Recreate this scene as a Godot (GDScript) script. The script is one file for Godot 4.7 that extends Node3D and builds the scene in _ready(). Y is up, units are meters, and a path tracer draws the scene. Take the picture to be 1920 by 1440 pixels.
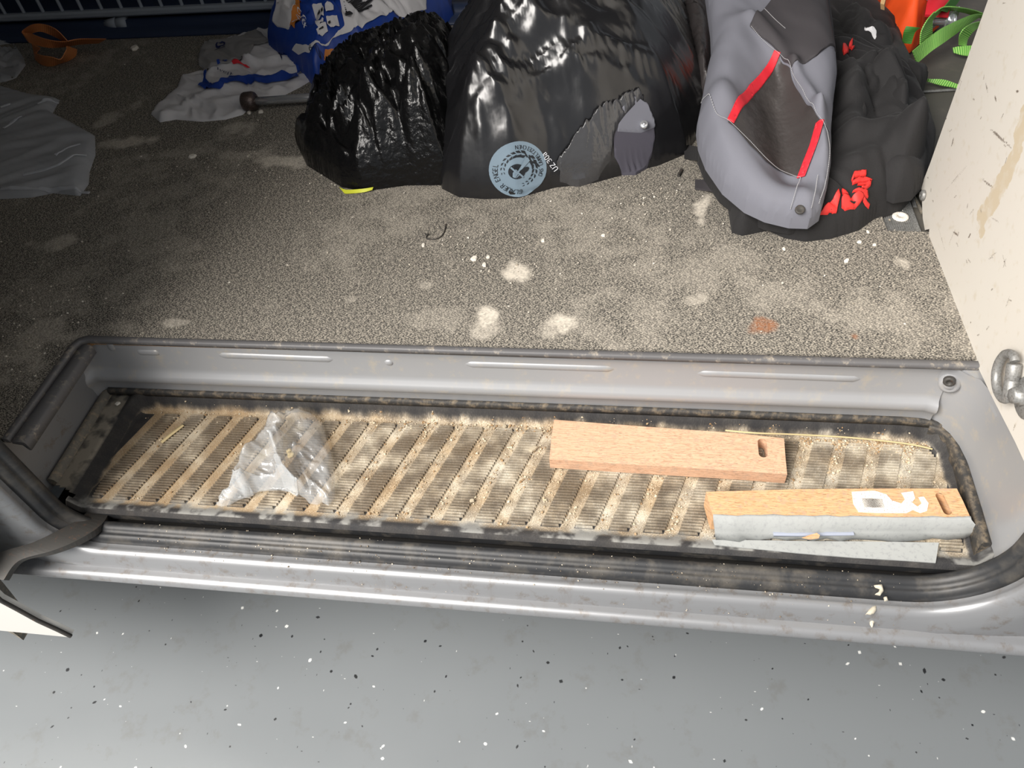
extends Node3D
# A van's side door step, its sill, the carpeted load floor behind it and the things lying about.
# x runs along the sill (0 at its rear end, 1.1 at the partition), y up from the garage floor, z out of the van.

var M := {}
var used := {}

# ---------------------------------------------------------------- naming
func numbered(called: String) -> String:
	used[called] = used.get(called, -1) + 1
	return called if used[called] == 0 else "%s_%03d" % [called, used[called]]

func tag(o: Node, label: String, category := "", group := "", kind := "") -> Node:
	if label: o.set_meta("label", label)
	if category: o.set_meta("category", category)
	if group: o.set_meta("group", group)
	if kind: o.set_meta("kind", kind)
	return o

func thing(called: String, label: String, category: String, at := Vector3.ZERO, group := "") -> Node3D:
	var o := Node3D.new()
	o.name = numbered(called)
	add_child(o, true)
	o.position = at
	tag(o, label, category, group)
	return o

func obj(called: String, mesh: Mesh, m: Material, parent: Node = self) -> MeshInstance3D:
	var o := MeshInstance3D.new()
	o.name = numbered(called) if parent == self else called
	o.mesh = mesh
	o.material_override = m
	parent.add_child(o, true)
	if parent is Node3D and parent != self:
		o.position = -parent.position
		if parent.get_parent() is Node3D and parent.get_parent() != self:
			o.position = Vector3.ZERO
	return o

func struct(called: String, label: String, mesh: Mesh, m: Material) -> MeshInstance3D:
	var o := obj(called, mesh, m)
	tag(o, label, "", "", "structure")
	return o

# ---------------------------------------------------------------- shapes
func pv(a: Array) -> PackedVector2Array:
	var o := PackedVector2Array()
	for i in range(0, a.size(), 2): o.append(Vector2(a[i], a[i + 1]))
	return o

func tool() -> SurfaceTool:
	var st := SurfaceTool.new()
	st.begin(Mesh.PRIMITIVE_TRIANGLES)
	st.set_smooth_group(-1)
	return st

func done(st: SurfaceTool) -> ArrayMesh:
	st.generate_normals()
	return st.commit()

func vert(st: SurfaceTool, p: Vector3, uv := Vector2.INF) -> void:
	st.set_uv(uv if uv != Vector2.INF else Vector2(p.x, p.z - p.y))
	st.add_vertex(p)

func tri(st: SurfaceTool, a: Vector3, b: Vector3, c: Vector3) -> void:
	for p in [a, b, c]: vert(st, p)

func quad(st: SurfaceTool, a: Vector3, b: Vector3, c: Vector3, d: Vector3) -> void:
	tri(st, a, b, c)
	tri(st, a, c, d)

# a box with chamfered edges
func cbox(st: SurfaceTool, lo: Vector3, hi: Vector3, b := .002) -> void:
	var c := (lo + hi) / 2
	var h := (hi - lo) / 2
	b = minf(b, minf(h.x, minf(h.y, h.z)) * .9)
	for ax in 3:
		var u := (ax + 1) % 3
		var v := (ax + 2) % 3
		for s in [-1.0, 1.0]:
			var q := []
			for k in [[-1, -1], [1, -1], [1, 1], [-1, 1]]:
				var p := Vector3.ZERO
				p[ax] = s * h[ax]
				p[u] = k[0] * (h[u] - b)
				p[v] = k[1] * (h[v] - b)
				q.append(c + p)
			if s > 0: q.reverse()
			quad(st, q[0], q[1], q[2], q[3])
		for su in [-1.0, 1.0]:
			for sv in [-1.0, 1.0]:
				var q := []
				for k in [[1, 0], [1, 1], [0, 1], [0, 0]]:
					var p := Vector3.ZERO
					p[ax] = (h[ax] - b) * (1 if k[0] == 1 else -1)
					p[u] = su * (h[u] - (b if k[1] == 1 else 0.0))
					p[v] = sv * (h[v] - (0.0 if k[1] == 1 else b))
					q.append(c + p)
				if su * sv > 0: q.reverse()
				quad(st, q[0], q[1], q[2], q[3])
	for sx in [-1.0, 1.0]:
		for sy in [-1.0, 1.0]:
			for sz in [-1.0, 1.0]:
				var a := c + Vector3(sx * h.x, sy * (h.y - b), sz * (h.z - b))
				var d := c + Vector3(sx * (h.x - b), sy * h.y, sz * (h.z - b))
				var e := c + Vector3(sx * (h.x - b), sy * (h.y - b), sz * h.z)
				if sx * sy * sz > 0: tri(st, a, e, d)
				else: tri(st, a, d, e)

func box_mesh(lo: Vector3, hi: Vector3, b := .002) -> ArrayMesh:
	var st := tool()
	cbox(st, lo, hi, b)
	return done(st)

# rows of points joined into a skin
func loft(st: SurfaceTool, rows: Array, closed := false, smooth := true) -> void:
	st.set_smooth_group(0 if smooth else -1)
	var w: int = rows[0].size()
	var along := 0.0
	for i in rows.size() - 1:
		var step: float = rows[i][0].distance_to(rows[i + 1][0])
		var across := 0.0
		for j in (w if closed else w - 1):
			var k := (j + 1) % w
			var width: float = rows[i][j].distance_to(rows[i][k])
			var a := Vector2(across, along)
			var b := Vector2(across + width, along)
			var c := Vector2(across + width, along + step)
			var d := Vector2(across, along + step)
			for q in [[rows[i][j], a], [rows[i + 1][j], d], [rows[i + 1][k], c], [rows[i][j], a], [rows[i + 1][k], c], [rows[i][k], b]]:
				vert(st, q[0], q[1])
			across += width
		along += step
	st.set_smooth_group(-1)

func fan(st: SurfaceTool, ring: Array) -> void:
	var m := Vector3.ZERO
	for p in ring: m += p
	m /= ring.size()
	for i in ring.size(): tri(st, m, ring[i], ring[(i + 1) % ring.size()])

func spline(p: Array, per := 6) -> Array:
	var o := []
	for i in p.size() - 1:
		var a = p[max(i - 1, 0)]
		var d = p[min(i + 2, p.size() - 1)]
		for k in per: o.append(p[i].cubic_interpolate(p[i + 1], a, d, float(k) / per))
	o.append(p[-1])
	return o

# a bar of a flat profile (right, up) swept along a path
func sweep(st: SurfaceTool, path: Array, profile: PackedVector2Array, up := Vector3.UP, closed := false) -> void:
	var rows := []
	for i in path.size():
		var a: Vector3 = path[(i - 1 + path.size()) % path.size()] if closed else path[max(i - 1, 0)]
		var b: Vector3 = path[(i + 1) % path.size()] if closed else path[min(i + 1, path.size() - 1)]
		var t := (b - a).normalized()
		var side := t.cross(up).normalized()
		var u := side.cross(t)
		var row := []
		for q in profile: row.append(path[i] + side * q.x + u * q.y)
		rows.append(row)
	if closed: rows.append(rows[0])
	loft(st, rows, true)
	if not closed:
		fan(st, rows[0])
		fan(st, rows[-1])

func round_profile(r: float, n := 10, sx := 1.0) -> PackedVector2Array:
	var o := PackedVector2Array()
	for i in n: o.append(Vector2(-cos(TAU * i / n) * r * sx, sin(TAU * i / n) * r))
	return o

func tube(st: SurfaceTool, path: Array, r: float, n := 10, up := Vector3.UP, closed := false) -> void:
	sweep(st, path, round_profile(r, n), up, closed)

# turned on a lathe about the axis from a along dir; prof: (distance, radius)
func lathe(st: SurfaceTool, at: Vector3, dir: Vector3, prof: PackedVector2Array, n := 20) -> void:
	dir = dir.normalized()
	var u := dir.cross(Vector3.UP if absf(dir.y) < .9 else Vector3.RIGHT).normalized()
	var v := dir.cross(u)
	var rows := []
	for q in prof:
		var row := []
		for i in n: row.append(at + dir * q.x + (u * cos(TAU * i / n) + v * sin(TAU * i / n)) * q.y)
		rows.append(row)
	loft(st, rows, true)

# a flat polygon given thickness; put maps (u, v, w) to a point
func prism(st: SurfaceTool, poly: PackedVector2Array, put: Callable, w0: float, w1: float) -> void:
	var ix := Geometry2D.triangulate_polygon(poly)
	for w in [w0, w1]:
		for i in range(0, ix.size(), 3):
			var t := [ix[i], ix[i + 1], ix[i + 2]]
			if w == w1: t.reverse()
			for k in t: vert(st, put.call(poly[k].x, poly[k].y, w))
	for i in poly.size():
		var a := poly[i]
		var b := poly[(i + 1) % poly.size()]
		quad(st, put.call(a.x, a.y, w0), put.call(b.x, b.y, w0), put.call(b.x, b.y, w1), put.call(a.x, a.y, w1))

func on_xy(u: float, v: float, w: float) -> Vector3: return Vector3(u, v, w)
func on_xz(u: float, v: float, w: float) -> Vector3: return Vector3(u, w, v)
func on_zy(u: float, v: float, w: float) -> Vector3: return Vector3(w, v, u)

# a strap between two edges
func strip(st: SurfaceTool, left: Array, right: Array, thick := .002) -> void:
	var a := spline(left)
	var b := spline(right)
	var rows := []
	for i in a.size():
		var t: Vector3 = (a[min(i + 1, a.size() - 1)] - a[max(i - 1, 0)]).normalized()
		var nrm: Vector3 = t.cross((b[i] - a[i]).normalized()).normalized() * thick / 2
		var m: Vector3 = (a[i] + b[i]) / 2
		rows.append([a[i] + nrm, m + nrm, b[i] + nrm, b[i] - nrm, m - nrm, a[i] - nrm])
	loft(st, rows, true, false)
	fan(st, rows[0])
	fan(st, rows[-1])

# ---------------------------------------------------------------- soft things: a padded sheet over an outline on the floor plan
var crumple := FastNoiseLite.new()
var swell := FastNoiseLite.new()

func inset(s: Dictionary, p: Vector2) -> float:
	var best := 9.0
	var poly: PackedVector2Array = s.poly
	for i in poly.size():
		best = minf(best, p.distance_squared_to(Geometry2D.get_closest_point_to_segment(p, poly[i], poly[(i + 1) % poly.size()])))
	return sqrt(best)

func height(s: Dictionary, p: Vector2) -> float:
	var t := minf(inset(s, p) / s.r, 1.0)
	if not Geometry2D.is_point_in_polygon(p, s.poly): t = 0.0
	var dome := lerpf(sqrt(1.0 - (1.0 - t) ** 2), sin(t * PI / 2), s.get("flat", 0.0))
	var y: float = s.y0 + s.slope * (s.z0 - p.y) + s.h * dome
	for f in s.folds:
		var q := p.distance_to(Geometry2D.get_closest_point_to_segment(p, Vector2(f[0], f[1]), Vector2(f[2], f[3]))) / float(f[4])
		if q < 2.5: y += f[5] * exp(-q * q) * minf(1.0, t * 3.0)
	var g := p.rotated(-s.wdir)
	g.x /= s.wst
	g *= s.wf
	var n := 0.0
	if s.has("cloth"):                                # long soft folds with sharp valleys
		var w := g + Vector2(swell.get_noise_2d(g.x * .5 + 3, g.y * .5), swell.get_noise_2d(g.x * .5 - 7, g.y * .5 + 2)) * 1.1
		n = 1.0 - pow(1.0 - minf(absf(swell.get_noise_2d(w.x, w.y)) * 2.6, 1.0), 2.0) * 2.0 + .3 * swell.get_noise_2d(w.x * 3.0, w.y * 3.0)
	elif s.has("ridge"):
		var warp := Vector2(swell.get_noise_2d(g.x * .7 + 9, g.y * .7), swell.get_noise_2d(g.x * .7 - 31, g.y * .7 + 5)) * .8
		g += warp
		n = (1.0 - absf(crumple.get_noise_2d(g.x, g.y)) * 3.2) + .45 * (1.0 - absf(crumple.get_noise_2d(g.x * 2.3 + 17, g.y * 2.3)) * 3.2) - .6
	else:
		n = swell.get_noise_2d(g.x, g.y) * 1.3 + .5 * swell.get_noise_2d(g.x * 2.1 + 40, g.y * 2.1)
	return y + s.wa * n * minf(1.0, t * 2.5 + s.get("rim", .0))

# the part of surface s inside `poly` (the whole of it without), lifted by `off`; its border drops by `drop`
func soft(s: Dictionary, step := .006, poly := PackedVector2Array(), off := 0.0, drop := .004, tint = null) -> ArrayMesh:
	if poly.is_empty(): poly = s.poly
	var box := Rect2(poly[0], Vector2.ZERO)
	for p in poly: box = box.expand(p)
	var nx := int(box.size.x / step) + 2
	var nz := int(box.size.y / step) + 2
	var org := box.position - Vector2(.5, .5) * step
	var inn := PackedByteArray()
	inn.resize((nx + 1) * (nz + 1))
	for j in nz + 1:
		for i in nx + 1:
			inn[j * (nx + 1) + i] = 1 if Geometry2D.is_point_in_polygon(org + Vector2(i, j) * step, poly) else 0
	var pts := []
	var index := {}
	var ix := PackedInt32Array()
	var at := func(p: Vector2) -> int:
		var key := Vector2i((p * 1e5).round())
		if not index.has(key):
			index[key] = pts.size()
			pts.append(p)
		return index[key]
	for j in nz:
		for i in nx:
			var k := j * (nx + 1) + i
			var a := org + Vector2(i, j) * step
			var cell := PackedVector2Array([a, a + Vector2(step, 0), a + Vector2(step, step), a + Vector2(0, step)])
			if inn[k] + inn[k + 1] + inn[k + nx + 1] + inn[k + nx + 2] == 4:
				var q := [at.call(cell[0]), at.call(cell[1]), at.call(cell[2]), at.call(cell[3])]
				ix.append_array([q[0], q[1], q[2], q[0], q[2], q[3]])
			else:
				for piece in Geometry2D.intersect_polygons(cell, poly):
					var tr := Geometry2D.triangulate_polygon(piece)
					for m in range(0, tr.size(), 3):
						var q := [at.call(piece[tr[m]]), at.call(piece[tr[m + 1]]), at.call(piece[tr[m + 2]])]
						if q[0] == q[1] or q[1] == q[2] or q[0] == q[2]: continue
						var pa: Vector2 = pts[q[0]]
						if (pts[q[1]] - pa).cross(pts[q[2]] - pa) < 0: q.reverse()
						ix.append_array(q)
	var v := PackedVector3Array()
	var uv := PackedVector2Array()
	var col := PackedColorArray()
	for p in pts:
		v.append(Vector3(p.x, height(s, p) + off, p.y))
		uv.append(p)
		if tint != null: col.append(tint.call(p))
	if drop > 0:                                      # fold the open border down and under
		var edges := {}
		for i in range(0, ix.size(), 3):
			for e in 3:
				var a := ix[i + e]
				var b := ix[i + (e + 1) % 3]
				if edges.has(Vector2i(b, a)): edges.erase(Vector2i(b, a))
				else: edges[Vector2i(a, b)] = true
		var low := {}
		for e in edges:
			for k in [e.x, e.y]:
				if not low.has(k):
					low[k] = v.size()
					v.append(v[k] - Vector3(0, drop, 0))
					uv.append(uv[k])
					if tint != null: col.append(col[k])
			ix.append_array([e.x, low[e.x], low[e.y], e.x, low[e.y], e.y])
	var nrm := PackedVector3Array()
	nrm.resize(v.size())
	for i in range(0, ix.size(), 3):
		var c := (v[ix[i + 2]] - v[ix[i]]).cross(v[ix[i + 1]] - v[ix[i]])
		for e in 3: nrm[ix[i + e]] += c
	for i in nrm.size(): nrm[i] = nrm[i].normalized() if nrm[i].length_squared() > 0 else Vector3.UP
	var arrays := []
	arrays.resize(Mesh.ARRAY_MAX)
	arrays[Mesh.ARRAY_VERTEX] = v
	arrays[Mesh.ARRAY_NORMAL] = nrm
	arrays[Mesh.ARRAY_TEX_UV] = uv
	if tint != null: arrays[Mesh.ARRAY_COLOR] = col
	arrays[Mesh.ARRAY_INDEX] = ix
	var mesh := ArrayMesh.new()
	mesh.add_surface_from_arrays(Mesh.PRIMITIVE_TRIANGLES, arrays)
	return mesh

# a narrow outline along a polyline on the plan
func band(line: PackedVector2Array, w: float) -> PackedVector2Array:
	var l := PackedVector2Array()
	var r := PackedVector2Array()
	for i in line.size():
		var t := (line[min(i + 1, line.size() - 1)] - line[max(i - 1, 0)]).normalized().orthogonal() * w / 2
		l.append(line[i] + t)
		r.append(line[i] - t)
	r.reverse()
	l.append_array(r)
	return l

# the triangles of printed words, in ems
func glyphs(text: String, serif := false) -> PackedVector2Array:
	var o := PackedVector2Array()
	var tm := TextMesh.new()
	tm.text = text
	var sf := SystemFont.new()
	sf.font_names = PackedStringArray(["Droid Serif" if serif else "Droid Sans"])
	tm.font = sf
	tm.font_size = 64
	tm.pixel_size = 1.0 / 64
	tm.depth = 0.0
	tm.horizontal_alignment = HORIZONTAL_ALIGNMENT_LEFT
	tm.curve_step = 2.0
	if tm.get_surface_count() == 0: return o
	var arr := tm.surface_get_arrays(0)
	var v: PackedVector3Array = arr[Mesh.ARRAY_VERTEX]
	var ii = arr[Mesh.ARRAY_INDEX]
	var use: bool = ii != null and ii.size() > 0
	for i in (ii.size() if use else v.size()):
		var q: Vector3 = v[ii[i]] if use else v[i]
		o.append(Vector2(q.x, q.y))
	return o

# maps a point of the plan onto a soft surface
func lay(s: Dictionary) -> Callable:
	return func(u: float, v: float, w: float) -> Vector3: return Vector3(u, height(s, Vector2(u, v)) + w, v)

# printed words laid on a soft surface: they run along ex and stand along ey (plan vectors, metres per em)
func words(text: String, s: Dictionary, at: Vector2, ex: Vector2, ey: Vector2, off := .0015, serif := false) -> SurfaceTool:
	var st := tool()
	for q in glyphs(text, serif):
		var p := at + ex * q.x + ey * q.y
		vert(st, Vector3(p.x, height(s, p) + off, p.y))
	return st

# ---------------------------------------------------------------- materials
func mat(c: Color, rough := .7, metal := 0.0, more := {}) -> StandardMaterial3D:
	var m := StandardMaterial3D.new()
	m.albedo_color = c
	m.roughness = rough
	m.metallic = metal
	m.cull_mode = BaseMaterial3D.CULL_DISABLED
	for k in more: m.set(k, more[k])
	return m

func rgb(r: int, g: int, b: int, a := 1.0) -> Color: return Color(r / 255.0, g / 255.0, b / 255.0, a)

func noise(seed: int, freq: float, octaves := 3, type := FastNoiseLite.TYPE_SIMPLEX_SMOOTH) -> FastNoiseLite:
	var n := FastNoiseLite.new()
	n.seed = seed
	n.frequency = freq
	n.noise_type = type
	n.fractal_octaves = octaves
	return n

func ramp(cols: Array, offs: Array) -> Gradient:
	var g := Gradient.new()
	g.offsets = PackedFloat32Array(offs)
	g.colors = PackedColorArray(cols)
	return g

func noise_tex(n: FastNoiseLite, size: int, g: Gradient = null, bump := 0.0) -> NoiseTexture2D:
	var t := NoiseTexture2D.new()
	t.width = size
	t.height = size
	t.seamless = true
	t.noise = n
	if g: t.color_ramp = g
	if bump > 0:
		t.as_normal_map = true
		t.bump_strength = bump
	return t

func paint(w: int, h: int, f: Callable) -> ImageTexture:
	var data := PackedByteArray()
	data.resize(w * h * 4)
	var k := 0
	for y in h:
		for x in w:
			var c: Color = f.call(x, y)
			data[k] = int(clampf(c.r, 0, 1) * 255)
			data[k + 1] = int(clampf(c.g, 0, 1) * 255)
			data[k + 2] = int(clampf(c.b, 0, 1) * 255)
			data[k + 3] = int(clampf(c.a, 0, 1) * 255)
			k += 4
	return ImageTexture.create_from_image(Image.create_from_data(w, h, false, Image.FORMAT_RGBA8, data))

func grime(m: StandardMaterial3D, seed: int, size: float, c: Color, from: float, to: float) -> StandardMaterial3D:
	# dirt in soft patches and specks, mixed over the colour
	m.detail_enabled = true
	m.detail_uv_layer = BaseMaterial3D.DETAIL_UV_2
	m.uv2_triplanar = true
	m.uv2_world_triplanar = true
	m.uv2_scale = Vector3.ONE / size
	m.detail_blend_mode = BaseMaterial3D.BLEND_MODE_MIX
	var n := noise(seed, .011, 7)
	n.fractal_gain = .72
	m.detail_albedo = noise_tex(n, 640, ramp([Color(c, 0), Color(c, 0), c], [0, from, to]))
	return m

func weave(m: StandardMaterial3D, seed: int, freq: float, size: float, bump: float, depth := .5) -> StandardMaterial3D:
	m.uv1_triplanar = true
	m.uv1_world_triplanar = true
	m.uv1_scale = Vector3.ONE / size
	m.normal_enabled = true
	m.normal_scale = depth
	m.normal_texture = noise_tex(noise(seed, freq, 4), 256, null, bump)
	return m

func make_materials() -> void:
	crumple.seed = 5
	crumple.frequency = 1.0
	crumple.noise_type = FastNoiseLite.TYPE_SIMPLEX_SMOOTH
	crumple.fractal_octaves = 2
	swell.seed = 8
	swell.frequency = 1.0
	swell.noise_type = FastNoiseLite.TYPE_SIMPLEX_SMOOTH
	swell.fractal_octaves = 2
	M.silver = grime(mat(rgb(146, 147, 149), .42, .35), 3, .35, rgb(120, 104, 84, .7), .60, .85)
	M.silver_clean = grime(mat(rgb(146, 147, 149), .36, .45), 31, .22, rgb(116, 102, 86, .65), .58, .88)
	M.riser = grime(mat(rgb(160, 161, 163), .42, .25), 7, .3, rgb(190, 178, 155, .5), .62, .9)
	M.trim_dark = grime(mat(rgb(98, 97, 98), .5), 9, .2, rgb(170, 160, 145, .8), .62, .8)
	M.chipboard = grime(mat(rgb(150, 110, 70), .9), 10, .02, rgb(190, 150, 105), .45, .6)
	M.rubber = grime(mat(rgb(40, 41, 43), .5), 11, .5, rgb(140, 131, 117, .4), .46, .98)
	M.rubber_dusty = grime(mat(rgb(52, 51, 50), .7), 12, .12, rgb(160, 142, 116, .6), .46, .95)
	M.rubber_grey = grime(mat(rgb(112, 108, 100), .75), 13, .1, rgb(160, 145, 122, .8), .5, .75)
	M.void = mat(rgb(24, 22, 20), .95)
	M.dark_metal = grime(mat(rgb(66, 64, 61), .6, .2), 14, .08, rgb(140, 92, 62, .5), .7, .95)
	M.steel = mat(rgb(190, 192, 195), .22, .9)
	M.galvanised = grime(mat(rgb(150, 150, 148), .5, .5), 15, .03, rgb(90, 86, 80, .8), .5, .75)
	M.crumb = mat(Color.WHITE, .9, 0, {"vertex_color_use_as_albedo": true})
	M.film_black = weave(mat(rgb(26, 26, 28), .24, 0, {"metallic_specular": .6}), 21, .02, .2, 4.0, .12)
	M.film_dark = weave(mat(rgb(13, 13, 14), .26, 0, {"metallic_specular": .45}), 22, .03, .12, 6.0, .6)
	M.cloth_black = weave(mat(rgb(30, 29, 30), .85, 0, {"rim_enabled": true, "rim": .25}), 23, .12, .05, 3.0, .5)
	M.cloth_grey = weave(mat(rgb(112, 113, 122), .8), 24, .12, .03, 3.0, .3)
	M.cloth_brown = weave(mat(rgb(58, 54, 54), .45), 25, .05, .08, 4.0, .5)
	M.lining = weave(mat(rgb(62, 58, 57), .5), 26, .02, .1, 5.0, .7)
	M.panel_dark = weave(mat(rgb(60, 57, 60), .75), 27, .12, .03, 3.0, .3)
	M.trouser = weave(mat(rgb(70, 68, 78), .75), 28, .12, .03, 3.0, .3)
	M.red = mat(rgb(214, 38, 52), .6)
	M.print_red = mat(rgb(222, 52, 48), .55)
	M.thread = mat(rgb(176, 176, 178), .7)
	M.hivis = weave(mat(rgb(244, 84, 22), .7), 29, .1, .03, 3.0, .3)
	M.white_plastic = mat(rgb(225, 224, 226), .5)
	M.paper = weave(mat(rgb(214, 212, 214), .7), 32, .02, .2, 4.0, .4)
	M.paper_grey = weave(mat(rgb(150, 148, 148), .75), 32, .02, .2, 4.0, .4)
	M.blue = mat(rgb(24, 62, 150), .45)
	M.ink = mat(rgb(24, 34, 84), .6)
	M.ink_black = mat(rgb(30, 30, 34), .6)
	M.print_white = mat(rgb(222, 224, 230), .5)
	M.print_orange = mat(rgb(206, 126, 52), .5)
	M.emblem = mat(rgb(118, 136, 150), .35)
	M.rubber_floor = grime(mat(rgb(86, 83, 77), .6), 47, .5, rgb(120, 112, 100, .4), .5, .95)
	M.mortar = mat(rgb(172, 160, 138), .9)
	M.drip = mat(rgb(192, 184, 166), .8)
	M.door = mat(rgb(206, 204, 198), .35)
	M.print_dark = mat(rgb(22, 26, 32), .4)
	M.crate = mat(rgb(150, 158, 168), .5)
	M.navy = mat(rgb(42, 54, 80), .5)
	M.yellow = mat(rgb(210, 214, 60), .5)
	M.straw = mat(rgb(200, 180, 136), .7)
	M.cement = grime(mat(rgb(162, 164, 162), .8), 41, .06, rgb(130, 132, 133, .7), .52, .9)
	M.tape_blue = mat(rgb(154, 160, 174), .5)
	M.label_white = grime(mat(rgb(232, 226, 216), .7), 42, .02, rgb(150, 125, 105), .66, .74)
	M.clear = mat(rgb(226, 230, 232, .25), .18, 0, {"transparency": BaseMaterial3D.TRANSPARENCY_ALPHA, "vertex_color_use_as_albedo": true, "metallic_specular": .5})
	M.milky = mat(rgb(205, 208, 214, .62), .3, 0, {"transparency": BaseMaterial3D.TRANSPARENCY_ALPHA, "vertex_color_use_as_albedo": true})
	M.film_torn = weave(mat(rgb(70, 70, 72, .8), .16, 0, {"transparency": BaseMaterial3D.TRANSPARENCY_ALPHA, "metallic_specular": .65}), 46, .03, .08, 6.0, .35)
	M.strap_green = strap_mat(rgb(70, 150, 52), rgb(176, 214, 120), 300.0)
	M.strap_green_dark = strap_mat(rgb(62, 118, 44), rgb(78, 134, 56), 300.0)
	M.strap_orange = strap_mat(rgb(190, 110, 60), rgb(220, 146, 90), 260.0)
	M.chip = mat(rgb(226, 220, 208), .85)
	M.wood = wood_mat(rgb(214, 176, 146), rgb(178, 132, 102), 1)
	M.wood_yellow = wood_mat(rgb(216, 174, 132), rgb(176, 128, 86), 2)
	M.stick = mat(rgb(196, 160, 112), .7)
	M.black_plastic = mat(rgb(34, 34, 36), .5)
	M.chrome = mat(rgb(210, 212, 216), .2, .75)
	M.socket = grime(mat(rgb(112, 100, 96), .38, .75), 44, .02, rgb(64, 48, 42), .5, .7)
	M.shell = mat(rgb(200, 198, 194), .7)

func strap_mat(a: Color, b: Color, per: float) -> StandardMaterial3D:
	var t := paint(8, 16, func(_x: int, y: int) -> Color: return a.lerp(b, .5 - .5 * cos(TAU * y / 16.0)))
	return mat(Color.WHITE, .6, 0, {"albedo_texture": t, "uv1_scale": Vector3(1, per, 1)})

func wood_mat(a: Color, b: Color, seed: int) -> StandardMaterial3D:
	var slow := noise(seed, .004, 3)
	var fine := noise(seed + 50, .05, 3)
	var t := paint(1024, 320, func(x: int, y: int) -> Color:
		var ring := slow.get_noise_2d(x * .35, y * 3.2) * 9.0 + y * .02
		var g := absf(fposmod(ring, 1.0) - .5) * 2.0
		var f := fine.get_noise_2d(x * .12, y * 3.0)
		var pore := 1.0 if fine.get_noise_2d(x * .35 + 900, y * 9.0) > .42 else 0.0
		var c := a.lerp(b, clampf(.12 + .42 * pow(g, 3.0) + .35 * f, 0, 1))
		return c.darkened(.28 * pore))
	var m := mat(Color.WHITE, .65, 0, {"albedo_texture": t, "uv1_scale": Vector3(3.2, 10.0, 1), "uv1_offset": Vector3(.13 * seed, .2 * seed, 0)})
	return grime(m, 60 + seed, .1, rgb(176, 150, 128, .7), .58, .8)

# ---------------------------------------------------------------- textures of the big surfaces
func carpet_mat() -> StandardMaterial3D:
	var a := noise(71, .16, 2)
	var b := noise(72, .05, 3)
	var t := paint(1024, 1024, func(x: int, y: int) -> Color:
		var v := a.get_noise_2d(x * .75, y * 1.5) * 1.5 + b.get_noise_2d(x, y) * .45
		var d := clampf(.5 + v * .8, 0, 1)
		return rgb(56, 54, 51).lerp(rgb(176, 168, 154), d))
	var m := mat(Color.WHITE, .95, 0, {"albedo_texture": t, "uv1_scale": Vector3(2.4, 2.4, 1)})
	# dust trodden into the pile: patches laid out on the plan, x -1.3 .. 1.3, z -1.4 .. 0.2
	var n := noise(73, .035, 4)
	var spots := [[0.572,-0.147,0.017,0.019,-0.40,0.95],[0.542,-0.061,0.017,0.018,0.30,0.85],[0.541,-0.037,0.023,0.019,0.00,0.40],[0.640,-0.045,0.015,0.017,0.00,0.70],[0.627,-0.032,0.013,0.013,0.00,0.40],[0.815,-0.282,0.010,0.028,0.20,0.75],[0.814,-0.260,0.007,0.012,0.00,0.60],[0.879,-0.048,0.015,0.014,0.20,-0.80],[0.980,-0.035,0.004,0.005,0.00,-0.60],[0.800,-0.096,0.023,0.010,0.00,0.35],[1.060,-0.172,0.009,0.011,0.00,0.50],[-0.268,-0.586,0.018,0.050,0.50,0.35],[-0.181,-0.492,0.047,0.020,-0.10,0.55],[-0.068,-0.450,0.071,0.017,-0.10,0.25],[0.018,-0.536,0.027,0.020,0.00,0.40],[0.128,-0.429,0.048,0.019,0.10,0.55],[0.073,-0.447,0.059,0.014,0.00,0.30],[-0.160,-0.202,0.031,0.018,-0.20,0.40],[-0.066,0.010,0.047,0.067,0.00,0.35],[0.125,-0.032,0.023,0.007,0.00,0.40],[0.050,-0.024,0.031,0.014,0.00,0.20],[0.356,-0.085,0.007,0.007,0.00,0.30],[0.449,-0.114,0.009,0.007,0.00,0.30],[0.916,-0.098,0.044,0.029,0.00,0.18],[0.747,-0.157,0.041,0.043,0.00,0.14],[1.010,-0.072,0.059,0.037,0.00,0.16],[0.480,-0.047,0.041,0.020,0.00,0.14]]
	var ground := noise(74, .006, 4)
	m.detail_enabled = true
	m.detail_uv_layer = BaseMaterial3D.DETAIL_UV_1
	m.detail_uv_layer = BaseMaterial3D.DETAIL_UV_2
	m.detail_blend_mode = BaseMaterial3D.BLEND_MODE_MIX
	m.detail_albedo = paint(1300, 800, func(x: int, y: int) -> Color:
		var p := Vector2(-1.3 + x * .002, -1.4 + y * .002)
		var k := n.get_noise_2d(x, y)
		var dust := clampf(.35 * (ground.get_noise_2d(x, y) - .1 + k * .7), 0, .16)
		var rust := 0.0
		for s in spots:
			var q := (p - Vector2(s[0], s[1])).rotated(-s[4])
			var r := Vector2(q.x / s[2], q.y / s[3]).length()
			if r < 1.6:
				var w: float = clampf((1.25 - r + k * 1.1) * 1.3, 0, 1) * s[5]
				if s[5] > 0: dust = maxf(dust, w)
				else: rust = maxf(rust, -w)
		var grain := fposmod(sin(x * 12.9898 + y * 78.233) * 43758.5453, 1.0)
		dust = clampf(dust * (.55 + .9 * grain), 0, 1)
		if rust > dust: return Color(rgb(150, 96, 60), rust * (.4 + .8 * grain))
		return Color(rgb(214, 205, 190), dust))
	return m

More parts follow.
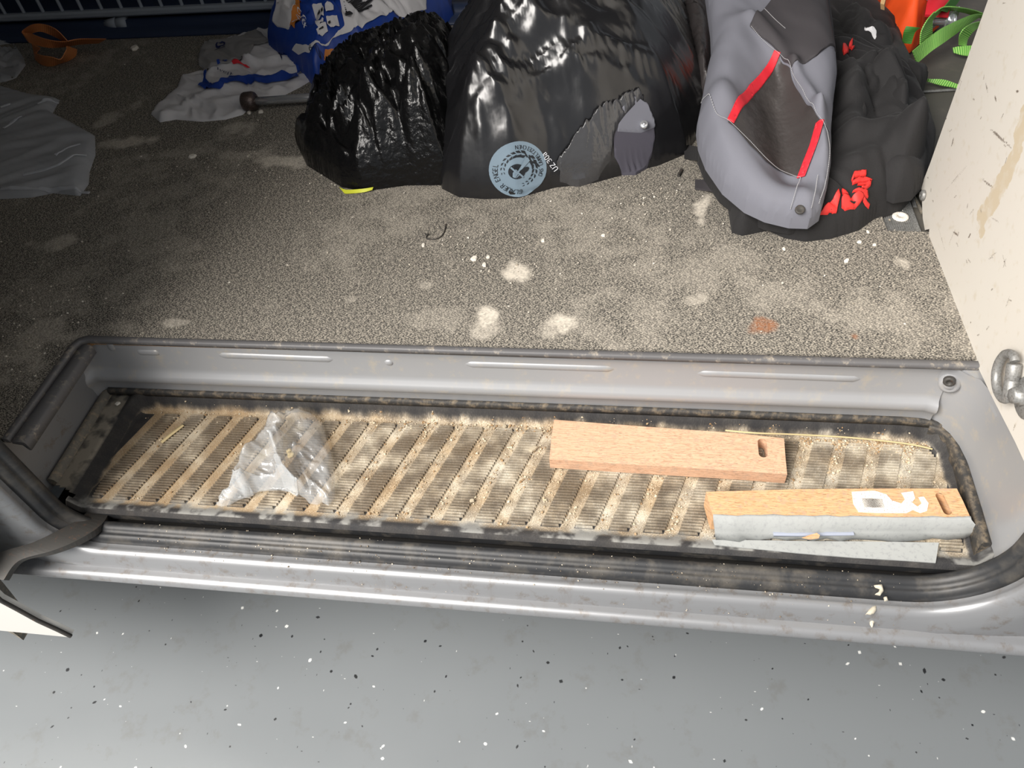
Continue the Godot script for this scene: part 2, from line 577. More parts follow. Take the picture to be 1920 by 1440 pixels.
func epoxy_mat() -> StandardMaterial3D:
	var im := Image.create(2048, 2048, false, Image.FORMAT_RGBA8)
	im.fill(rgb(120, 124, 126))
	var rng := RandomNumberGenerator.new()
	rng.seed = 5
	for i in 2100:                                    # flakes strewn into the coating
		var white := rng.randf() < .4
		var c := rgb(224, 224, 220) if white else rgb(34, 36, 38).lerp(rgb(70, 70, 70), rng.randf() * .6)
		var r := .9 + 2.6 * pow(rng.randf(), 4.0) + (1.4 if rng.randf() < .06 else 0.0)
		var at := Vector2(rng.randf_range(8, 2040), rng.randf_range(8, 2040))
		var turn := rng.randf() * TAU
		var el := rng.randf_range(1.0, 2.0)
		for dy in range(-7, 8):
			for dx in range(-7, 8):
				var q := Vector2(dx, dy).rotated(turn)
				q.y *= el
				if absf(q.x) + absf(q.y) * .7 < r * 1.25 and q.length() < r * 1.15:
					im.set_pixel(int(at.x) + dx, int(at.y) + dy, c)
	var m := mat(Color.WHITE, .42, 0, {"albedo_texture": ImageTexture.create_from_image(im), "uv1_scale": Vector3(.56, .56, 1)})
	m.roughness_texture = noise_tex(noise(81, .01, 4), 512, ramp([Color(.8, .8, .8), Color(1, 1, 1)], [.3, .7]))
	return grime(m, 82, .7, rgb(104, 102, 97, .35), .66, .9)

# dust on the step's rubber mat, laid out on the plan x -.03 .. 1.13, z -.012 .. .200
func mat_dust(ribs: bool) -> StandardMaterial3D:
	var n := noise(91, .02, 4)
	var big := noise(92, .006, 3)
	var spk := noise(93, .3, 2)
	var t := paint(2048, 376, func(x: int, y: int) -> Color:
		var p := Vector2(-.03 + x * 1.16 / 2048, -.012 + y * .212 / 376)
		var k := n.get_noise_2d(x, y)
		var g := big.get_noise_2d(x, y * 1.4)
		var s := spk.get_noise_2d(x, y)
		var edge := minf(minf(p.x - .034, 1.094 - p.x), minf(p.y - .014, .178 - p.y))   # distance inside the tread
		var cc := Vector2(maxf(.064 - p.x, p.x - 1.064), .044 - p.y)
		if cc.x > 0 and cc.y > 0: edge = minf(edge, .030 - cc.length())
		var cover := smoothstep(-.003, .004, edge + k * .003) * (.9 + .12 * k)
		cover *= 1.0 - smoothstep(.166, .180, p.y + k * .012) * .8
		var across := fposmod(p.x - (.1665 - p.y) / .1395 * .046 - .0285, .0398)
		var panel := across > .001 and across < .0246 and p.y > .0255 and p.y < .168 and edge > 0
		var tan_dust := rgb(166, 140, 105)
		var pale := rgb(198, 188, 168)
		var dust := tan_dust.lerp(pale, clampf(.38 + g * .7 + k * .3 + (p.x - .4) * .5, 0, 1))  # colour drifts from tan to pale along the step
		if s > .35: dust = dust.lightened(.25)
		var grey := smoothstep(.158, .178, p.y) * clampf(.35 + 1.6 * k + g, 0, .75)
		if panel: cover *= (.62 + .35 * clampf(g + k * .6 + p.x * .6, 0, 1)) if ribs else .05  # tread between the ribs coloured darker, for groove contrast
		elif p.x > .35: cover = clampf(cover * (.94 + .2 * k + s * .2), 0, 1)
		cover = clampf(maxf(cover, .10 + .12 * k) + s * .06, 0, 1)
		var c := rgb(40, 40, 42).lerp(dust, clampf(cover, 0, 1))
		if p.x < .022: c = c.lerp(rgb(150, 142, 128), clampf(.85 + k, 0, 1) * smoothstep(.024, .019, p.x))
		return c.lerp(rgb(178, 178, 172), grey * .8 if p.y < .1845 else 0.0))
	return mat(Color.WHITE, .85, 0, {"albedo_texture": t})

func dust_uv(p: Vector3) -> Vector2: return Vector2((p.x + .03) / 1.16, (p.z + .012) / .212)

func wall_mat() -> StandardMaterial3D:
	var n := noise(101, .03, 4)
	var rng := RandomNumberGenerator.new()
	rng.seed = 21
	var marks := []
	for i in 170:
		var a := Vector2(rng.randf() * 1024, rng.randf() * 1024)
		marks.append([a, a + Vector2(rng.randfn() * 7, 3 + rng.randfn() * 10), rng.randf_range(.15, .6)])
	for q in [[255,665,360,643,1.6],[268,662,305,654,1.4],[115,787,109,768,1.2],[303,748,359,731,1.2],[166,868,211,779,0.8],[191,827,218,772,0.6],[277,899,306,887,1.3],[350,860,351,848,1.2],[218,614,233,618,1.0],[291,567,302,563,1.0],[207,943,276,951,0.7],[497,790,523,795,0.7],[159,617,183,624,0.8]]:
		marks.append([Vector2(q[0], q[1]), Vector2(q[2], q[3]), q[4]])
	var strip_line: Array = [[388,816,12],[366,793,24],[376,744,26],[383,701,22],[387,664,18],[381,634,16],[369,603,26],[363,575,30]]
	var im := Image.create(1024, 1024, false, Image.FORMAT_RGBA8)
	for y in 1024:
		for x in 1024:
			var k := n.get_noise_2d(x, y)
			var c := rgb(204, 199, 190).lerp(rgb(188, 177, 156), clampf(k * 1.0 - .3, 0, .5))
			var p := Vector2(x, y)
			for i in strip_line.size() - 1:
				var a := Vector2(strip_line[i][0], strip_line[i][1])
				if absf(p.y - a.y) > 260: continue
				var q := Geometry2D.get_closest_point_to_segment(p, a, Vector2(strip_line[i + 1][0], strip_line[i + 1][1]))
				if p.distance_to(q) + k * 12 < strip_line[i][2]: c = rgb(192, 179, 156).lerp(c, clampf(k + .2, 0, .5))
			im.set_pixel(x, y, c)
	for m in marks:
		var a: Vector2 = m[0]
		var b: Vector2 = m[1]
		for i in 40:
			var p := a.lerp(b, i / 39.0) + Vector2(rng.randfn(), rng.randfn()) * .8
			var w: float = m[2] * (1.6 - absf(i - 20) / 20.0)
			for dy in range(-3, 4):
				for dx in range(-3, 4):
					if Vector2(dx, dy).length() < w and rng.randf() < .8:
						var px := Vector2i(p) + Vector2i(dx, dy)
						if px.x >= 0 and px.y >= 0 and px.x < 1024 and px.y < 1024:
							im.set_pixelv(px, im.get_pixelv(px).lerp(rgb(112, 102, 92), .6))
	return mat(Color.WHITE, .55, 0, {"albedo_texture": ImageTexture.create_from_image(im)})

# ---------------------------------------------------------------- the place
func _ready() -> void:
	var cam := Camera3D.new()
	cam.name = "camera"
	cam.transform = Transform3D(Basis(Vector3(0.98757,-0.09221,-0.12725),Vector3(-0.03335,0.66835,-0.74310),Vector3(0.15357,0.73811,0.65697)),Vector3(0.72352,1.20124,0.62839))
	cam.fov = 54.308
	cam.near = .02
	add_child(cam)
	cam.current = true
	var env := Environment.new()
	var sky := Sky.new()
	var psm := ProceduralSkyMaterial.new()
	psm.sky_top_color = rgb(226, 231, 238)
	psm.sky_horizon_color = rgb(206, 210, 214)
	psm.ground_horizon_color = rgb(150, 148, 144)
	psm.ground_bottom_color = rgb(110, 108, 104)
	sky.sky_material = psm
	env.background_mode = Environment.BG_SKY
	env.sky = sky
	env.background_energy_multiplier = .52
	env.tonemap_mode = Environment.TONE_MAPPER_LINEAR
	env.tonemap_exposure = 1.0
	env.sdfgi_enabled = true
	env.ssao_enabled = true
	env.ssil_enabled = true
	var we := WorldEnvironment.new()
	we.name = "world_environment"
	we.environment = env
	add_child(we)
	# the workshop's lit doorway and roof lights: one broad soft source in front of the van, to the left and above
	daylight("daylight_doorway", Vector3(-1.0, 2.9, 1.75), Vector3(.7, .45, .0), Vector2(2.4, 1.9), 32.0, rgb(255, 250, 244))

	make_materials()
	build_setting()
	build_step()
	build_sill()
	build_door()
	build_wall()
	build_back()
	build_bags()
	build_clothes()
	build_straps()
	build_paper()
	build_boards()
	build_small()

func daylight(called: String, at: Vector3, towards: Vector3, size: Vector2, energy: float, c: Color) -> void:
	var l := AreaLight3D.new()
	l.name = called
	l.area_size = size
	l.light_energy = energy
	l.light_color = c
	l.area_range = 20.0
	l.area_attenuation = 2.0
	l.shadow_enabled = true
	add_child(l)
	l.look_at_from_position(at, towards)

func build_setting() -> void:
	struct("floor", "light grey workshop floor coating strewn with black and white flakes", plan_box(-4, 5, -3, 5, -.2, 0), epoxy_mat())
	# the load floor: carpet on board, cut out round the step
	var carpet := thing("cargo_floor", "worn grey carpeted load floor above the step, dusty and littered", "")
	carpet.set_meta("kind", "structure")
	var st := tool()
	var out := pv([-1.35, -1.25, 1.108, -1.25, 1.108, -.236, 1.055, -.236, 1.105, -.23, 1.105, -.002, .012, -.002, -.006, .012, -.006, .17, -1.35, .17])
	out = pv([-1.35, -1.25, 1.03, -1.25, 1.055, -.236, 1.107, -.234, 1.107, -.003, .016, -.003, -.006, .014, -.006, .172, -1.35, .172])
	prism(st, out, on_xz, .56, .5535)
	var mesh := uv2_plan(done(st), Rect2(-1.3, -1.4, 2.6, 1.6))
	obj("carpet", mesh, carpet_mat(), carpet)
	st = tool()
	prism(st, pv([-1.35, -1.25, 1.03, -1.25, 1.055, -.25, 1.1, -.25, 1.1, -.0005, .014, -.0015, -.008, .012, -.008, .165, -1.35, .165]), on_xz, .5533, .545)
	obj("chipboard", done(st), M.chipboard, carpet)
	# dark edge strip along the carpet's cut edge
	st = tool()
	var path := [Vector3(-.003, .5585, .172), Vector3(-.003, .5585, .016), Vector3(.001, .5585, .005), Vector3(.012, .5585, .0), Vector3(.06, .5585, .001), Vector3(.6, .5585, .003), Vector3(1.104, .5585, .004)]
	sweep(st, path, pv([-.004, -.0055, -.004, .001, -.003, .0022, .003, .0022, .0045, .001, .0045, -.0055]))
	obj("edge_strip", done(st), M.trim_dark, carpet)
	# grey angle strip over the step's rear end wall
	st = tool()
	sweep(st, [Vector3(.002, .551, .17), Vector3(-.001, .551, .006)], pv([-.002, -.002, -.002, .003, .014, .001, .016, -.002, .016, -.014, .013, -.014, .013, -.004]))
	obj("angle_strip", done(st), M.trim_dark, carpet)
	# rubber flooring beyond the carpet, towards the cab
	var rub := thing("floor_mat", "dark ribbed rubber flooring beyond the carpet, by the green strap", "")
	rub.set_meta("kind", "structure")
	obj("sheet", box_mesh(Vector3(1.0, .535, -1.3), Vector3(1.9, .5505, -.2), .001), M.rubber_floor, rub)
	st = tool()
	for l in [[1.118, -.56, 1.30, -1.25], [1.17, -.62, 1.40, -.64], [1.105, -.3, 1.12, -.5]]:
		cbox_along(st, Vector3(l[0], .5515, l[1]), Vector3(l[2], .5515, l[3]), .006, .003)
	obj("moulded_line", done(st), M.galvanised, rub)
	for i in 5:
		st = tool()
		cbox_along(st, Vector3(1.098 + i * .0085, .5515, -.43), Vector3(1.112 + i * .0085, .5515, -.285), .0045, .004)
		obj("rib", done(st), M.rubber_grey, rub)
	for i in 3:
		st = tool()
		var c := Vector3(1.36 + (i % 2) * .16, .552, -.93 - (i / 2) * .14)
		var ring := []
		for k in 24:
			var a := TAU * k / 24.0
			ring.append(c + Vector3(signf(cos(a)) * pow(absf(cos(a)), .4) * .07, 0, signf(sin(a)) * pow(absf(sin(a)), .4) * .06))
		tube(st, ring, .0025, 6, Vector3.UP, true)
		obj("moulded_frame", done(st), M.galvanised, rub)
	# the van round about: rear quarter, roof, far side, front partition side
	struct("wall_rear", "van's rear quarter panel beside the door opening", box_mesh(Vector3(-2.4, .40, .175), Vector3(-.015, 1.95, .235), .01), M.silver)
	struct("ceiling", "van roof over the load floor", box_mesh(Vector3(-2.4, 1.85, -1.5), Vector3(2.6, 1.9, .2), .01), M.shell)
	struct("wall_back", "far side wall of the van behind the crate", box_mesh(Vector3(-2.4, .3, -1.5), Vector3(1.3, 1.9, -1.45), .01), M.shell)
	struct("wall_left", "rear end of the load space", box_mesh(Vector3(-2.42, .3, -1.5), Vector3(-2.36, 1.9, .2), .01), M.shell)
	struct("floor_frame", "van underbody below the load floor", box_mesh(Vector3(-2.4, .3, -1.5), Vector3(2.0, .5, -.03), .01), M.void)

func plan_box(x0: float, x1: float, z0: float, z1: float, y0: float, y1: float) -> ArrayMesh:
	return box_mesh(Vector3(x0, y0, z0), Vector3(x1, y1, z1), .001)

func uv2_plan(mesh: ArrayMesh, r: Rect2) -> ArrayMesh:
	var arr := mesh.surface_get_arrays(0)
	var v: PackedVector3Array = arr[Mesh.ARRAY_VERTEX]
	var uv := PackedVector2Array()
	for p in v: uv.append((Vector2(p.x, p.z) - r.position) / r.size)
	arr[Mesh.ARRAY_TEX_UV2] = uv
	var o := ArrayMesh.new()
	o.add_surface_from_arrays(Mesh.PRIMITIVE_TRIANGLES, arr)
	return o

# a low bar with a rounded top between two points
func cbox_along(st: SurfaceTool, a: Vector3, b: Vector3, w: float, h: float) -> void:
	sweep(st, [a, b], pv([-w / 2, 0, -w * .35, h * .7, -w * .15, h, w * .15, h, w * .35, h * .7, w / 2, 0]))

# ---------------------------------------------------------------- step well and its rubber mat
func tread_y(x: float, z: float) -> float:
	# the mat: raised flanges at the ends and along the riser, a shallow field between
	var l := smoothstep(.036, .018, x)
	var r := smoothstep(1.094, 1.110, x)
	var b := smoothstep(.020, .006, z)
	var corner := Vector2(maxf(.066 - x, maxf(x - 1.064, 0.0)), maxf(.048 - z, 0.0))
	if corner.x > 0 and corner.y > 0:
		b = maxf(b, smoothstep(.030, .046, corner.length()))
	var y := .434 + .017 * l + .026 * r * (1.0 if z < .186 else .3) + .024 * maxf(b, 0.0) * (1.0 - l)
	return minf(y, .460) + .003 * smoothstep(.170, .182, z) - .006 * smoothstep(.185, .1895, z)

func build_step() -> void:
	struct("step_well", "block coloured near-black for the shade in the recess under the step mat", box_mesh(Vector3(-.03, .33, -.03), Vector3(1.16, .412, .2), .002), M.void)  # shade of the gap is put into this block's near-black colour
	# riser between load floor and step
	var riser := thing("step_riser", "grey painted metal riser with raised beads behind the step", "")
	riser.set_meta("kind", "structure")
	var prof := [[.5465, -.03], [.5462, -.006], [.5455, -.003], [.543, -.0015], [.539, -.0015], [.504, .0005], [.497, .0025], [.493, .0065], [.488, .0085], [.483, .0085], [.479, .0065], [.474, .004], [.462, .0035], [.44, .003]]
	var rows := []
	for x in [-.02, -.012, .03, .2, .4, .6, .8, 1.0, 1.07, 1.082]:
		var row := []
		for q in prof:
			row.append(Vector3(x, q[0], q[1] + (.014 if x < -.015 else 0.0) + (.004 if x > 1.08 else 0.0)))
		rows.append(row)
	var st := tool()
	loft(st, rows)
	obj("panel", done(st), M.riser, riser)
	for b in [[202, 640, 215, 662], [256, 662, 298, 664], [400, 667, 634, 677], [720, 682, 738, 683], [860, 685, 1164, 695], [1294, 701, 1628, 714]]:
		pass
	for e in [[0.0358,0.5512,0.0338,0.5329],[0.0683,0.5321,0.1029,0.5325],[0.1795,0.5314,0.3530,0.5294],[0.4133,0.5270,0.4266,0.5266],[0.5112,0.5282,0.7145,0.5275],[0.7958,0.5246,0.9994,0.5230]]:
		st = tool()
		var a := Vector3(e[0], e[1], 0)
		var c := Vector3(e[2], e[3], 0)
		a.z = .0005 + (.54 - a.y) * .04 - .004
		c.z = .0005 + (.54 - c.y) * .04 - .004
		var d := (c - a).normalized()
		rows = []
		for k in 13:
			var u := k / 12.0
			var at := a.lerp(c, u)
			var s := sqrt(maxf(0.0, 1.0 - pow(maxf(0.0, absf(u - .5) * a.distance_to(c) - (a.distance_to(c) / 2 - .006)) / .006, 2.0)))
			if k == 0 or k == 12: s = 0.0
			var row := []
			for j in 7:
				var w := PI * j / 6.0
				row.append(at + d.cross(Vector3.BACK) * cos(w) * .0058 * s + Vector3.BACK * sin(w) * .0042 * s)
			rows.append(row)
		loft(st, rows)
		obj("bead", done(st), M.riser, riser)
	# rear end wall
	st = tool()
	loft(st, [[Vector3(-.02, .55, -.02), Vector3(-.021, .47, -.02), Vector3(-.02, .44, -.02)], [Vector3(-.018, .55, .01), Vector3(-.02, .47, .01), Vector3(-.02, .44, .01)], [Vector3(-.016, .55, .19), Vector3(-.018, .47, .19), Vector3(-.018, .44, .19)]])
	struct("step_end_rear", "blue-grey metal end wall of the step well, beside the angle strip", done(st), M.silver)
	# front end panel: rounds out of the riser and runs along the partition
	var plan := [Vector2(1.072, .0), Vector2(1.079, .001), Vector2(1.086, .004), Vector2(1.094, .012), Vector2(1.101, .024), Vector2(1.1055, .042), Vector2(1.107, .07), Vector2(1.106, .13), Vector2(1.104, .165), Vector2(1.103, .19), Vector2(1.108, .205)]
	rows = []
	for i in plan.size():
		var p: Vector2 = plan[i]
		var row := []
		var top := .552 if i < 4 else .558 + .014 * smoothstep(.02, .18, p.y)
		for k in 9:
			var y := lerpf(top, .425, k / 8.0)
			var bulge := .004 * sin(PI * k / 8.0) * smoothstep(.02, .08, p.y)
			row.append(Vector3(p.x + bulge + .007 * smoothstep(.46, .43, y) * smoothstep(.01, .05, p.y), y, p.y + .003 * (1.0 if k == 0 else 0.0)))
		rows.append(row)
	st = tool()
	loft(st, rows)
	var ep := thing("step_end_front", "grey metal end panel of the step well under the white partition", "")
	ep.set_meta("kind", "structure")
	obj("panel", done(st), M.riser, ep)
	# pressed boss with its screw
	st = tool()
	lathe(st, Vector3(1.0826,0.5287,0.009), Vector3(-.35, .1, 1), pv([-.006, .012, .0015, .0105, .003, .007, .002, .0055, .0025, .005, .004, .0035, .0045, 0]), 18)
	obj("screw_boss", done(st), M.riser, ep)
	st = tool()
	lathe(st, Vector3(1.0786,0.5383,0.013), Vector3(-.35, .1, 1), pv([-.003, .0065, .0005, .0065, .0018, .0055, .002, .003, .0008, .0028, .0008, 0]), 14)
	obj("screw", done(st), M.dark_metal, ep)
	st = tool()
	prism(st, pv([1.068, -.03, 1.068, .001, 1.079, .0018, 1.0865, .005, 1.0945, .013, 1.1015, .025, 1.106, .043, 1.1078, .07, 1.118, .07, 1.118, -.03]), on_xz, .546, .5532)
	obj("top_ledge", done(st), M.riser, ep)
	# the mat
	var m := thing("step_mat", "black rubber step mat with slanting ribbed panels, caked in tan dust", "mat", Vector3(.55, .415, .09))
	var xs := PackedFloat32Array()
	var x := -.017
	while x < 1.1205:
		xs.append(x)
		x += .0035 if x < .09 or x > 1.04 else .01
	xs.append(1.121)
	var zs := PackedFloat32Array()
	var z := .004
	while z < .1885:
		zs.append(z)
		z += .003
	zs.append(.189)
	st = tool()
	st.set_smooth_group(0)
	var pt := func(i: int, j: int) -> Vector3: return Vector3(xs[i], tread_y(xs[i], zs[j]), zs[j])
	for i in xs.size() - 1:
		for j in zs.size() - 1:
			if xs[i] < .024 - (zs[j] - .165) * .2 and zs[j] > .163 + xs[i] * .35: continue   # torn corner
			if xs[i] > 1.108 and zs[j] > .172: continue
			for q in [pt.call(i, j), pt.call(i + 1, j), pt.call(i + 1, j + 1), pt.call(i, j), pt.call(i + 1, j + 1), pt.call(i, j + 1)]:
				vert(st, q, dust_uv(q))
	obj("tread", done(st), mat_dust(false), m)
	st = tool()
	st.set_smooth_group(0)
	for i in xs.size() - 1:
		if xs[i] < .015: continue
		var a: Vector3 = pt.call(i, zs.size() - 1)
		var b: Vector3 = pt.call(i + 1, zs.size() - 1)
		for q in [a, b, b + Vector3(0, -.012, -.001), a, b + Vector3(0, -.012, -.001), a + Vector3(0, -.012, -.001)]: vert(st, q, dust_uv(q))
	st.set_smooth_group(-1)
	obj("front_lip", done(st), M.rubber, m)
	# rear flange at the left end and the clamping lip round it
	st = tool()
	sweep(st, [Vector3(-.011, .4545, .160), Vector3(-.0135, .4555, .000)], pv([-.005, -.01, -.006, .003, -.002, .006, .004, .004, .006, -.002, .006, -.01]))
	obj("end_lip", done(st), M.rubber_grey, m)
	st = tool()
	sweep(st, [Vector3(-.008, .4605, .0065), Vector3(.5, .4615, .0065), Vector3(1.05, .4615, .0065), Vector3(1.083, .4605, .008), Vector3(1.094, .459, .012)], pv([-.0035, -.006, -.0035, .002, -.002, .0035, .002, .0035, .0035, .001, .0035, -.006]))
	obj("riser_lip", done(st), M.rubber_dusty, m)
	st = tool()
	sweep(st, [Vector3(1.083, .456, .010), Vector3(1.095, .457, .015), Vector3(1.1025, .458, .03), Vector3(1.105, .459, .06), Vector3(1.1035, .459, .12), Vector3(1.1015, .460, .172)], pv([-.0055, -.024, -.0055, .001, -.004, .003, .003, .003, .0045, .001, .0045, -.024]))
	obj("side_lip", done(st), M.rubber_dusty, m)
	# ribbed panels
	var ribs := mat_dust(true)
	var z0 := .027
	var z1 := .1665
	for i in 28:
		var xb := .0285 + i * .0398                  # lower left corner; the panel leans .046 over its depth
		st = tool()
		var count := 0
		for k in 36:
			var zc := lerpf(z0, z1, k / 35.0)
			var lean := (z1 - zc) / (z1 - z0) * .046
			var a := xb + lean
			var b := a + .0255
			var cut := .0025 if k == 0 or k == 35 else 0.0
			a = maxf(a + cut, .040 + maxf(.045 - zc, 0) * .5)
			b = minf(b - cut, 1.090 - maxf(.045 - zc, 0) * .4)
			if b - a < .004: continue
			count += 1
			var y := .4344
			var h := .0027
			var r := [[a, y, zc - .00125], [a + .0006, y + h, zc - .0007], [a + .0006, y + h, zc + .0007], [a, y, zc + .00125]]
			for e in 3:
				var p0 := Vector3(r[e][0], r[e][1], r[e][2])
				var p1 := Vector3(r[e + 1][0], r[e + 1][1], r[e + 1][2])
				var q0 := Vector3(b - (r[e][0] - a), r[e][1], r[e][2])
				var q1 := Vector3(b - (r[e + 1][0] - a), r[e + 1][1], r[e + 1][2])
				for q in [p0, q0, q1, p0, q1, p1]: vert(st, q, dust_uv(q))
			for end in [[a, 1.0], [b, -1.0]]:
				var s: float = end[1]
				var e0 := Vector3(end[0], y, zc - .00125)
				var e1 := Vector3(end[0] + s * .0006, y + h, zc - .0007)
				var e2 := Vector3(end[0] + s * .0006, y + h, zc + .0007)
				var e3 := Vector3(end[0], y, zc + .00125)
				for q in [e0, e1, e2, e0, e2, e3]: vert(st, q, dust_uv(q))
		if count > 7:
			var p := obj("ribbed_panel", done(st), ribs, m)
	# the tread is coloured darker between the ribs, to set off the grooves

# ---------------------------------------------------------------- sill, pillars, seal
func opening_path() -> Array:
	# [point, outward direction] along the door opening: down the rear pillar, along the sill, up the front pillar
	var o := []
	for y in [1.7, 1.2, .9, .7, .6, .55, .51]: o.append([Vector2(.033, y), Vector2(-1, 0)])
	for k in 9:
		var a := PI + PI / 2 * k / 8.0
		o.append([Vector2(.078, .475) + Vector2(cos(a), sin(a)) * .045, Vector2(cos(a), sin(a))])
	for x in [.2, .4, .6, .8, .95]: o.append([Vector2(x, .43), Vector2(0, -1)])
	for k in 13:
		var a := PI * 1.5 + PI / 2 * k / 12.0
		o.append([Vector2(1.02, .515) + Vector2(cos(a), sin(a)) * .085, Vector2(cos(a), sin(a))])
	for y in [.55, .6, .7, .9, 1.2, 1.7]: o.append([Vector2(1.105, y), Vector2(1, 0)])
	return o

func along_opening(st: SurfaceTool, prof: Array, closed := false) -> void:
	var rows := []
	for q in opening_path():
		var row := []
		for p in prof:
			var n: float = p[0]
			if q[1].y < -.05: n = minf(n, (q[0].y - .386) / -q[1].y)
			var at: Vector2 = q[0] + q[1] * n
			row.append(Vector3(at.x, at.y, p[1]))
		rows.append(row)
	loft(st, rows, closed)

func build_sill() -> void:
	var s := thing("door_sill", "silver painted metal door sill with two rounded ridges, dirty and scratched", "")
	s.set_meta("kind", "structure")
	var st := tool()
	along_opening(st, [[.075, .165], [.06, .176], [.045, .186], [.035, .192], [.0105, .197], [.0115, .222], [.0125, .2255], [.0105, .229], [.010, .232], [.0115, .2355], [.016, .239], [.025, .242], [.032, .244], [.04, .2455], [.07, .243], [.26, .240]])
	obj("jamb", done(st), M.silver_clean, s)
	st = tool()
	var rows := []
	for x in [-.6, -.2, .2, .6, .9, 1.12, 1.2, 1.75]:
		var row := []
		for q in [[.397, .240], [.3955, .2455], [.396, .2505], [.3945, .2545], [.391, .2575], [.387, .2585], [.383, .2575], [.380, .254], [.376, .246], [.34, .225], [.28, .19], [.28, .1]]: row.append(Vector3(x, q[0], q[1]))
		rows.append(row)
	loft(st, rows)
	obj("lower_lip", done(st), M.silver_clean, s)
	st = tool()
	along_opening(st, [[.013, .1965], [.006, .197], [-.001, .1985], [-.0045, .2025], [-.005, .207], [-.002, .211], [.0015, .2125], [.0005, .2155], [.0015, .2185], [.006, .2215], [.013, .2235]], true)
	var seal := thing("door_seal", "black hollow rubber door seal running along the sill and up both pillars", "seal", Vector3(.55, .42, .208))
	obj("profile", done(st), M.rubber, seal)
	# pale paint drips over the seal and the ridges
	for d in [[pv([0.989,0.2147,0.9972,0.2134,0.9975,0.2207,0.9933,0.2259,0.9882,0.2251,0.9919,0.2224,0.9942,0.2185,0.9902,0.217]), .4345], [pv([0.9984,0.2247,1.0017,0.2238,1.002,0.228,0.9987,0.2289]), .4285], [pv([0.9874,0.2324,0.9921,0.2302,0.991,0.2363,0.9883,0.2395,0.9848,0.241,0.9817,0.2407,0.9795,0.2414,0.9835,0.2363]), .4195], [pv([0.9879,0.2349,0.993,0.2338,0.9928,0.2405,0.9888,0.248,0.9873,0.2445]), .404], [pv([0.9783,0.2345,0.9829,0.2329,0.9802,0.2392,0.9767,0.2407]), .404]]:
		var drip := {"poly": d[0], "y0": d[1], "h": .0022, "r": .003, "z0": 0.0, "slope": 0.0, "folds": [], "wa": 0.0, "wf": 1.0, "wst": 1.0, "wdir": 0.0}
		obj("paint_drip", soft(drip, .0015, PackedVector2Array(), 0, .002), M.drip, s)

# ---------------------------------------------------------------- sliding door, pushed back, with its lower arm
func build_door() -> void:
	var d := thing("sliding_door", "white sliding door's lower front corner, pushed back beside the sill", "door", Vector3(-.6, .3, .285))
	var st := tool()
	var o: PackedVector2Array = pv([0.0032,0.297,-0.0061,0.3168,-0.0189,0.3402,-0.0289,0.3724,-0.0366,0.3947])
	var poly := PackedVector2Array(o)
	poly.append_array(pv([-.03, .44, -.02, .5, .0, .58, .01, .75, .01, 1.75, -1.5, 1.75, -1.5, .30]))  # unseen upper leading edge, shaped to block light from the left
	prism(st, poly, on_xy, .300, .290)
	obj("outer_skin", done(st), M.door, d)
	st = tool()
	var inn: PackedVector2Array = pv([-0.1107,0.2394,-0.1096,0.264,-0.1094,0.2709,-0.0954,0.295,-0.0866,0.3285,-0.0783,0.3603])
	var ip := PackedVector2Array(inn)
	ip.append_array(pv([-.06, .44, -.05, .5, -.03, .58, -.02, .75, -.02, 1.72, -1.5, 1.72, -1.5, .38, -.14, .38]))
	prism(st, ip, on_xy, .2895, .262)
	obj("inner_panel", done(st), M.rubber_grey, d)
	st = tool()
	var edge := []
	for p in o: edge.append(Vector3(p.x, p.y, .2985))
	edge.append(Vector3(-.03, .44, .2985))
	edge.append(Vector3(-.02, .5, .2985))
	tube(st, edge, .0028, 8, Vector3.BACK)
	obj("edge_seal", done(st), M.dark_metal, d)
	st = tool()
	strip(st, [Vector3(0.0344,0.418,0.1759),Vector3(0.0457,0.438,0.2061),Vector3(0.0337,0.446,0.2286),Vector3(0.0098,0.448,0.248),Vector3(-0.0251,0.448,0.2624),Vector3(-0.0582,0.44,0.2872)], [Vector3(0.0599,0.414,0.1757),Vector3(0.0759,0.434,0.2107),Vector3(0.0649,0.442,0.236),Vector3(0.04,0.444,0.2537),Vector3(0.0032,0.442,0.267),Vector3(-0.0083,0.434,0.2892)], .010)
	obj("runner_arm", done(st), M.dark_metal, d)

